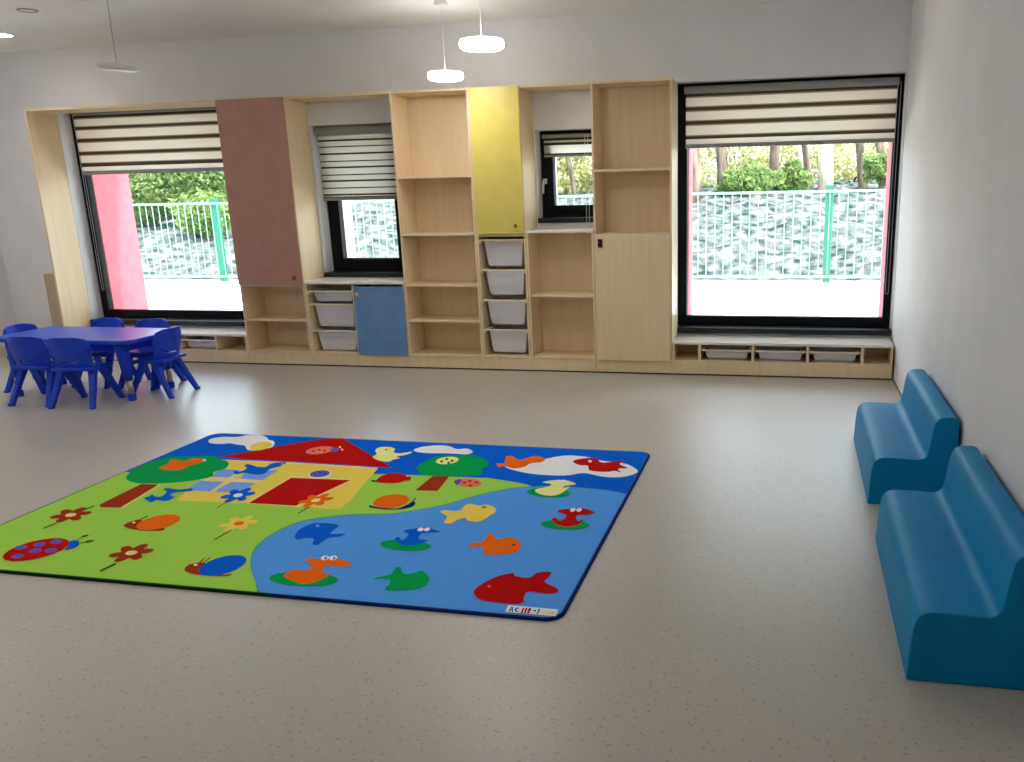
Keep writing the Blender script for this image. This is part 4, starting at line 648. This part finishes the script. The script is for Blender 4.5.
# ---------------------------------------------------------------- chairs (local: faces +y, seat centre over the origin)
def make_chair(label):
    t = thing('kids_chair', label, 'chair', (0, 0, 0), 0, 'blue chairs around the table')
    n = 10; s = MB(); grid = []
    for j in range(n+1):
        v = -1+2*j/n; row = []
        for i in range(n+1):
            u = -1+2*i/n
            x = .160*u*math.sqrt(1-v*v*.16); y = .150*v*math.sqrt(1-u*u*.14)
            z = .305-.012*(1-u*u)*(1-v*v)-.028*max(0, v-.55)**2*4-.010*max(0, abs(u)-.7)**2*8
            row.append((x, y, z))
        grid.append(row)
    vs = [p for r in grid for p in r]; w = n+1
    fs = [(j*w+i, j*w+i+1, (j+1)*w+i+1, (j+1)*w+i) for j in range(n) for i in range(n)]
    lo = [(x, y, z-.026) for x, y, z in vs]; o = len(vs)
    fs += [tuple(o+k for k in reversed(f)) for f in fs]
    edge = [i for i in range(w)]+[j*w+n for j in range(1, w)]+[n*w+i for i in range(n-1, -1, -1)]+[j*w for j in range(n-1, 0, -1)]
    for a, b in zip(edge, edge[1:]+edge[:1]): fs.append((b, a, o+a, o+b))
    s.add(vs+lo, fs); s.build('seat', 'chair', t, smooth=True, bevel=.006)
    # backrest: one curved shell rising from the rear of the seat, with a hand slot
    nu, nv = 20, 20; b = MB(); vs = []; idx = {}
    def P(u, v):
        wd = .150+.026*min(1, v/.6)-.006*v
        if v > .75: wd *= math.sqrt(max(.02, 1-((v-.75)/.25)**2*.22))
        x = wd*u; z = .285+.247*v-.030*max(0, abs(u)-.45)**2*(2.2 if v > .6 else 0)
        y = -.128-.040*v+.055*u*u
        return Vector((x, y, z))
    for side in (0, 1):
        for j in range(nv+1):
            for i in range(nu+1):
                u, v = -1+2*i/nu, j/nv; p = P(u, v)
                du = P(min(1, u+.02), v)-P(max(-1, u-.02), v); dv = P(u, min(1, v+.02))-P(u, max(0, v-.02)); nrm = du.cross(dv).normalized()
                vs.append(p-nrm*(.016 if side else 0)); 
    W = nu+1; H = W*(nv+1); hole = lambda i, j: 2 <= i < nu-2 and j == int(4.2+5.6*((i+.5)/nu*2-1)**2)
    fs = []
    for j in range(nv):
        for i in range(nu):
            if not (0 <= i < nu) or hole(i, j): continue
            a, b_, c, d = j*W+i, j*W+i+1, (j+1)*W+i+1, (j+1)*W+i
            fs.append((a, b_, c, d)); fs.append((H+d, H+c, H+b_, H+a))
            for (di, dj, e0, e1) in ((-1, 0, d, a), (1, 0, b_, c), (0, -1, a, b_), (0, 1, c, d)):
                ii, jj = i+di, j+dj
                if not (0 <= ii < nu and 0 <= jj < nv) or hole(ii, jj): fs.append((e1, e0, H+e0, H+e1))
    b.add(vs, fs); b.build('backrest', 'chair', t, smooth=True, bevel=.004)
    for sx in (-1, 1):
        for p0, p1 in (((sx*.122, .040, .288), (sx*.158, .178, 0)), ((sx*.122, -.045, .288), (sx*.166, -.180, 0))):
            l = MB(); a = Vector(p0); c = Vector(p1); m = a.lerp(c, .5)
            l.bar(a, m, .056, .046, .044, .036, (1, 0, 0)); l.bar(m, c, .044, .036, .036, .030, (1, 0, 0))
            k = a.lerp(c, .55); l.box(k.x-.020, k.x+.020, k.y-.010-(.016 if p0[1] > 0 else -.0), k.y+.010+(.016 if p0[1] < 0 else .0), k.z-.012, k.z+.018)
            l.bar(c+Vector((0, 0, .020)), c, .040, .034, .038, .032, (1, 0, 0))
            l.build('leg', 'chair', t, bevel=.005)
    return t
HP = math.pi/2
c0 = make_chair('blue chair with its back to us, nearer the right end of the table'); c0.location = (-5.26, 5.375, 0); c0.rotation_euler.z = .12
dup(c0, (-5.635, 5.395, 0), .02, 'blue chair with its back to us, nearer the left end of the table')
dup(c0, (-6.06, 5.76, 0), -HP, 'blue chair at the left end of the table')
dup(c0, (-4.885, 5.745, 0), HP+.06, 'blue chair at the right end of the table')
dup(c0, (-5.66, 6.015, 0), math.pi, 'blue chair on the window side of the table, the left one')
dup(c0, (-5.22, 6.015, 0), math.pi, 'blue chair on the window side of the table, the right one')

# ---------------------------------------------------------------- foam benches
prof = [(0,0),(.003,.07),(.006,.13),(.010,.175),(.016,.203),(.026,.222),(.042,.234),(.065,.239),(.09,.240),(.15,.2385),(.205,.236),(.228,.237),(.243,.243),(.254,.254),(.261,.272),(.267,.31),(.273,.36),(.279,.40),(.286,.423),(.297,.438),(.313,.446),(.34,.449),(.365,.448),(.380,.441),(.388,.428),(.391,.41),(.391,0)]
def foam_bench(label, y0, y1):
    x0 = .384; mb = MB(); n = len(prof)
    ys = [y0, y0+.012, y1-.012, y1]
    vs = [(x0+a, y, b) for y in ys for a, b in prof]
    fs = [(j*n+i, j*n+(i+1) % n, (j+1)*n+(i+1) % n, (j+1)*n+i) for j in range(3) for i in range(n)]+[tuple(range(n-1, -1, -1)), tuple(3*n+i for i in range(n))]
    mb.add(vs, fs)
    o = mb.build('foam_bench', 'foam', None, loc=(x0+.19, (y0+y1)/2, 0))
    for p in o.data.polygons:
        p.use_smooth = len(p.vertices) == 4 and abs(p.normal.y) < .5
    b = o.modifiers.new('bevel', 'BEVEL'); b.width = .005; b.segments = 3; b.limit_method = 'ANGLE'; b.angle_limit = math.radians(60)
    w = o.modifiers.new('wn', 'WEIGHTED_NORMAL'); w.keep_sharp = True
    return tag(o, label, 'bench', 'turquoise foam benches along the wall')
foam_bench('turquoise foam bench with backrest nearest to us along the right wall', 2.53, 3.645)
foam_bench('turquoise foam bench with backrest farther along the right wall, nearer the windows', 4.092, 5.20)

# ---------------------------------------------------------------- rug
def catmull(pts, k=4):
    o = []; n = len(pts)
    for i in range(n):
        p0, p1, p2, p3 = (Vector(pts[(i+d) % n]) for d in (-1, 0, 1, 2))
        for j in range(k):
            t = j/k; o.append(.5*((2*p1)+(p2-p0)*t+(2*p0-5*p1+4*p2-p3)*t*t+(3*p1-p0-3*p2+p3)*t**3))
    return [(p.x, p.y) for p in o]
def make_rug():
    X0, X1, Y0, Y1 = -3.69, -.784, 2.692, 4.735
    keys = ['edge_green', 'navy', 'green']+[k for k in RC if k not in ('edge_green', 'navy', 'green')]; ki = {k: i for i, k in enumerate(keys)}
    mb = MB(); out = rrect(X0, X1, Y0, Y1, .07); n = len(out)
    is_green = lambda x, y: (x < -2.06 and y < 3.6) or (x < X0+.2 and y < 3.92)
    for i in range(n):
        a, b = out[i], out[(i+1) % n]
        m_ = 10 if math.dist(a, b) > .3 else 1
        for q in range(m_):
            p = [a[0]+(b[0]-a[0])*q/m_, a[1]+(b[1]-a[1])*q/m_]; r = [a[0]+(b[0]-a[0])*(q+1)/m_, a[1]+(b[1]-a[1])*(q+1)/m_]
            k = ki['edge_green'] if is_green((p[0]+r[0])/2, (p[1]+r[1])/2) else ki['navy']
            cen = ((X0+X1)/2, (Y0+Y1)/2)
            ins = lambda w: (w[0]+(.012 if w[0] < X0+.03 else -.012 if w[0] > X1-.03 else 0), w[1]+(.012 if w[1] < Y0+.03 else -.012 if w[1] > Y1-.03 else 0))
            pi, ri = ins(p), ins(r)
            mb.add([(p[0], p[1], 0), (r[0], r[1], 0), (r[0], r[1], .010), (p[0], p[1], .010)], [(0, 1, 2, 3)], k)
            mb.add([(p[0], p[1], .010), (r[0], r[1], .010), (ri[0], ri[1], .0118), (pi[0], pi[1], .0118)], [(0, 1, 2, 3)], k)
    mb.add([(x, y, 0) for x, y in out], [tuple(range(n-1, -1, -1))], ki['navy'])
    mb.add([(x, y, .0116) for x, y in rrect(X0+.010, X1-.010, Y0+.010, Y1-.010, .06)], [tuple(range(n))], ki['green'])
    z = .0119
    for col, sm, s in RUG:
        pts = [tuple(float(v) for v in q.split(',')) for q in s.split()]
        if sm: pts = catmull(pts)
        area = sum(pts[i-1][0]*pts[i][1]-pts[i][0]*pts[i-1][1] for i in range(len(pts)))
        if area < 0: pts = pts[::-1]
        z += .000015
        mb.add([(x, y, z) for x, y in pts], [tuple(range(len(pts)))], ki[col])
    cx, cy = (X0+X1)/2, (Y0+Y1)/2
    o = mb.build('play_rug', ['rug_'+k for k in keys], None, loc=(cx, cy, 0), recalc=False)
    return tag(o, 'colourful play rug with house, meadow, pond, frogs and fish on the grey floor', 'rug')
make_rug()

# ---------------------------------------------------------------- lamps
def pendant(label, x, y, z, r, lit, tilt=0, group='round pendant lamps'):
    t = thing('pendant_lamp', label, 'ceiling lamp', (x, y, z), 0, group)
    m = MB().lathe([(r*.94, -.001), (r, .008), (r, .026), (r*.97, .034), (r*.5, .040), (.03, .042)], 0, 0, 40)
    h_ = m.build('housing', 'lamp_glow' if lit else 'lamp_rim', t); 
    d = MB().lathe([(r*.6, -.020), (r*.86, -.016), (r*.965, -.006), (r*.985, .004), (r*.985, .020)] if lit else [(r*.6, -.006), (r*.86, -.005), (r*.93, -.001)], 0, 0, 40).build('diffuser', 'lamp_on' if lit else 'lamp_off', t, smooth=True)
    if lit: h_.location.z = .010; h_.scale = (.98, .98, .8)
    c = MB().tube([(0, 0, .04), (0, 0, ZC-z-.02)], .002, 6).build('cable', 'lamp_rim' if lit else 'cable', t)
    ro = MB().lathe([(.045, ZC-z-.03), (.05, ZC-z-.02), (.05, ZC-z)], 0, 0, 20).build('ceiling_rose', 'lamp_rim', t)
    if tilt:
        h_.rotation_euler = (tilt[0], tilt[1], 0); d.rotation_euler = (tilt[0], tilt[1], 0)
    return t
pendant('lit round white pendant lamp, the larger and nearer of the glowing pair', -1.90, 5.30, 2.360, .136, True)
pendant('lit round white pendant lamp just above the bookcase, farther of the glowing pair', -2.60, 6.42, 2.335, .133, True)
pendant('unlit flat round pendant lamp hanging above the blue table', -4.48, 5.30, 2.348, .128, False, (math.radians(1.5), math.radians(5)))
for i, (x, y) in enumerate(ADDED_LAMPS):
    pendant('unseen lit round pendant lamp added to brighten the room' , x, y, 2.40, .148, True, 0, 'added lamps outside the view')
def downlight(label, x, y, r, lit):
    t = thing('recessed_downlight', label, 'ceiling light', (x, y, ZC), 0, 'recessed ceiling lights')
    MB().lathe([(r, 0), (r*.98, -.006), (r*.86, -.008), (r*.84, -.002), (r*.84, 0)], 0, 0, 32).build('ring', 'lamp_rim' if lit else 'cable', t)
    MB().lathe([(r*.83, -.001), (r*.7, -.004), (.01, -.005)], 0, 0, 32).build('diffuser', 'lamp_on' if lit else 'lamp_off', t)
downlight('lit recessed ceiling light at the far left edge of the ceiling', -6.56, 6.47, .11, True)
downlight('unlit round ceiling fitting near the top left, thin grey ring', -5.543, 5.748, .07, False)

# ---------------------------------------------------------------- outdoors
gx0, gx1 = -45, 30
struct(MB().box(gx0, gx1, 7.68, 14.1, -.3, 0).build('ground_paving', 'paving'))
def hgt(x, y):
    b = 1.30*max(0, min(1, (y-14.6)/6.5))**.85+.35*max(0, (y-21)/20)
    k = 1.0
    if x < -6: k = max(.55, 1-(-6-x)*.04)
    return b*k
bm_v = []; fs = []; nx, ny = 150, 60
for j in range(ny+1):
    for i in range(nx+1):
        x = gx0+(gx1-gx0)*i/nx; y = 14.1+28*(j/ny)**1.4
        bm_v.append((x, y, hgt(x, y)+(random.uniform(-.10, .12) if 0 < j else -.02)*min(1, (y-14.1)/1.5)))
fs = [(j*(nx+1)+i, j*(nx+1)+i+1, (j+1)*(nx+1)+i+1, (j+1)*(nx+1)+i) for j in range(ny) for i in range(nx)]
q = MB(); q.add(bm_v, fs); o = q.build('rubble_bank', 'rubble', recalc=False); tag(o, 'sloping bank of stony rubble rising behind the green fence', 'rubble', kind='stuff')

# fence
f = thing('metal_fence', 'green metal bar fence beyond the windows', 'fence', (-5.1, 13.8, 0))
bar0 = None
N = 99; xa, xb = -11.66, 1.42
for i in range(N):
    x = xa+(xb-xa)*i/(N-1)
    if bar0 is None: bar0 = MB().tube([(0, 0, .08), (0, 0, 1.40)], .0065, 6).build('bar', 'fence_bar', f); o = bar0
    else:
        o = bar0.copy(); C.objects.link(o); o.parent = f
    o.location = (x+5.1, 0, 0)
for z, nm in ((1.385, 'top_rail'), (.10, 'bottom_rail')):
    part(MB().box(xa-.5, xb+.6, 13.785, 13.815, z-.018, z+.018), nm, 'fence_bar', f)
for x in (.482, -2.20, -5.60, -6.50, -10.16):
    part(MB().box(x-.055, x+.055, 13.83, 13.93, 0, 1.46).box(x-.06, x+.06, 13.825, 13.935, 1.46, 1.475), 'post', 'fence_post', f, bevel=.004)

def leaves(mb, c, rx, ry, rz, n, size, seed):
    rnd = random.Random(seed)
    for _ in range(n):
        while True:
            p = Vector((rnd.uniform(-1, 1), rnd.uniform(-1, 1), rnd.uniform(-1, 1)))
            if .25 < p.length < 1: break
        k = 1+.25*math.sin(5*p.x+seed)*math.sin(4*p.z+seed*2)
        p = Vector((c[0]+p.x*rx*k, c[1]+p.y*ry*k, c[2]+p.z*rz*k))
        a = Vector((rnd.gauss(0, 1), rnd.gauss(0, 1), rnd.gauss(0, 1))).normalized(); b = a.orthogonal().normalized(); s = size*rnd.uniform(.6, 1.4)
        mb.add([p-a*s, p+b*s*.5, p+a*s, p-b*s*.5], [(0, 1, 2, 3)])
def bush(name, label, x, y, z, rx, rz, mat, n, seed, size=.10, group='bushes beyond the fence'):
    t = thing(name, label, 'bush', (x, y, hgt(x, y)), 0, group)
    m = MB(); leaves(m, (x, y, z), rx, rx*.7, rz, int(n*2.2), size, seed); part(m, 'foliage', mat, t, recalc=False)
    s = MB(); rr = random.Random(seed); zb = hgt(x, y)-.1
    for k in range(4): s.tube([(x+rr.uniform(-.1, .1), y, zb), (x+rr.uniform(-.5, .5)*rx, y+rr.uniform(-.2, .2), z+rz*.3)], [.03, .012], 6)
    part(s, 'stem', 'bark', t)
def tree(label, x, y, r, lean, mat, crown, seed, h=5.5, ncr=900):
    t = thing('woodland_tree', label, 'tree', (x, y, hgt(x, y)-.1), 0, 'trees beyond the fence')
    zb = hgt(x, y)-.15; pts = []; rs = []; rr = random.Random(seed)
    for i in range(9):
        u = i/8; pts.append((x+lean*u*h+rr.uniform(-.05, .05)*(0 < i), y+rr.uniform(-.05, .05), zb+h*u)); rs.append(r*(1.15-.6*u))
    m = MB().tube(pts, rs, 10)
    for k in range(5):
        u = rr.uniform(.35, .9); p = Vector(pts[int(u*8)]); m.tube([p, p+Vector((rr.uniform(-.6, .6), rr.uniform(-.4, .4), rr.uniform(.4, 1.0)))], [r*.3, r*.08], 6)
    part(m, 'trunk', mat, t, smooth=True)
    fo = MB(); leaves(fo, (x+lean*h*.85, y, zb+h*.86), .95, .8, 1.5, ncr, .11, seed); part(fo, 'crown', crown, t, recalc=False)
TREES = [('thick rough-barked tree nearest the left edge of the large right window', -2.42, 20.5, .21, .0, 'bark', 'leaf_green'),
         ('dark slim tree second from the left in the large right window', -1.80, 22.0, .13, -.035, 'bark', 'leaf_yellow'),
         ('slim straight tree near the middle of the large right window', -.50, 22.0, .12, -.03, 'bark', 'leaf_yellow'),
         ('thin pale sapling just left of the leaning trunk, large right window', .04, 24.0, .06, -.03, 'pale_bark', 'leaf_yellow'),
         ('thin trunk leaning left beside the pale thick trunk, large right window', .36, 22.6, .08, -.16, 'bark', 'leaf_green'),
         ('thick pale trunk directly above the green fence post', .66, 22.0, .17, -.07, 'pale_bark', 'leaf_yellow'),
         ('slim dark trunk right of the green post, large right window', 1.60, 22.5, .10, -.10, 'bark', 'leaf_yellow'),
         ('leaning grey trunk nearest the right edge of the large right window', 2.10, 22.5, .10, -.15, 'bark', 'leaf_green'),
         ('pale slanting tree seen through the small window', -5.30, 21.0, .055, -.14, 'bark', 'leaf_yellow'),
         ('slim tree among the leafy bushes outside the left window', -17.2, 22.5, .12, .03, 'bark', 'leaf_green')]
for i, (lb, x, y, r, ln, mt, cr) in enumerate(TREES): tree(lb, x, y, r, ln, mt, cr, 20+i)
BUSH = [('green bush in front of the slim trunks, large right window', -1.15, 21.0, 1.55, .75, .42, 'leaf_green', 1300),
        ('smaller green bush just right of the middle trunk, large right window', -.12, 21.6, 1.65, .42, .42, 'leaf_green', 700),
        ('green bush under the leaning trunk at the right, large right window', 1.88, 21.2, 1.82, .5, .38, 'leaf_green', 800),
        ('tall yellow-green thicket behind the trunks, left part of the right window', -1.6, 27.0, 2.5, 2.2, 1.3, 'leaf_yellow', 2600),
        ('tall yellow-green thicket behind the trunks, right part of the right window', 1.6, 27.5, 2.4, 2.2, 1.1, 'leaf_yellow', 2400),
        ('yellow-green thicket seen through the small window', -5.9, 22.5, 2.3, 1.5, 1.4, 'leaf_yellow', 2600),
        ('dense green bush at the left of the left window view', -17.6, 21.0, 1.9, 1.5, 1.2, 'leaf_green', 3000),
        ('dense green bush in the middle of the left window view', -15.4, 20.6, 2.0, 1.5, 1.3, 'leaf_green', 3200),
        ('dense green bush at the right of the left window view', -13.2, 20.2, 1.9, 1.5, 1.3, 'leaf_green', 3200),
        ('low green bush just behind the fence, left window', -13.6, 18.2, 1.1, .8, .55, 'leaf_green', 1200)]
for i, (lb, x, y, z, rx, rz, mt, n) in enumerate(BUSH): bush('wild_bush', lb, x, y, z, rx, rz, mt, n, 60+i, .05 if rx < 1 else .065)

# ---------------------------------------------------------------- light
wd = bpy.data.worlds.new('sky'); SC.world = wd; wd.use_nodes = True
nt = wd.node_tree; bg = nt.nodes['Background']; sk = nt.nodes.new('ShaderNodeTexSky')
sk.sky_type = 'NISHITA'; sk.sun_disc = False; sk.sun_elevation = math.radians(52); sk.sun_rotation = math.radians(120); sk.air_density = 1.0; sk.dust_density = 3.0; sk.ozone_density = 1.0
hs = nt.nodes.new('ShaderNodeHueSaturation'); hs.inputs['Saturation'].default_value = .45
nt.links.new(sk.outputs[0], hs.inputs['Color']); nt.links.new(hs.outputs[0], bg.inputs['Color']); bg.inputs['Strength'].default_value = SKY
sl = bpy.data.lights.new('sun', 'SUN'); sl.energy = SUN; sl.angle = math.radians(.6); sl.color = (1, .96, .90)
so = bpy.data.objects.new('sun', sl); C.objects.link(so)
sd = Vector((-.72, -.14, -.68)).normalized(); so.rotation_euler = sd.to_track_quat('-Z', 'Y').to_euler(); so.location = (12, -4, 20)

# ---------------------------------------------------------------- view
SC.view_settings.view_transform = 'Standard'; SC.view_settings.look = 'None'; SC.view_settings.gamma = 1.0
SC.view_settings.exposure = EXPO; SC.view_settings.use_curve_mapping = False
SC.cycles.use_denoising = True; SC.cycles.max_bounces = 10; SC.cycles.diffuse_bounces = 6; SC.cycles.transparent_max_bounces = 16
SC.cycles.sample_clamp_indirect = 8
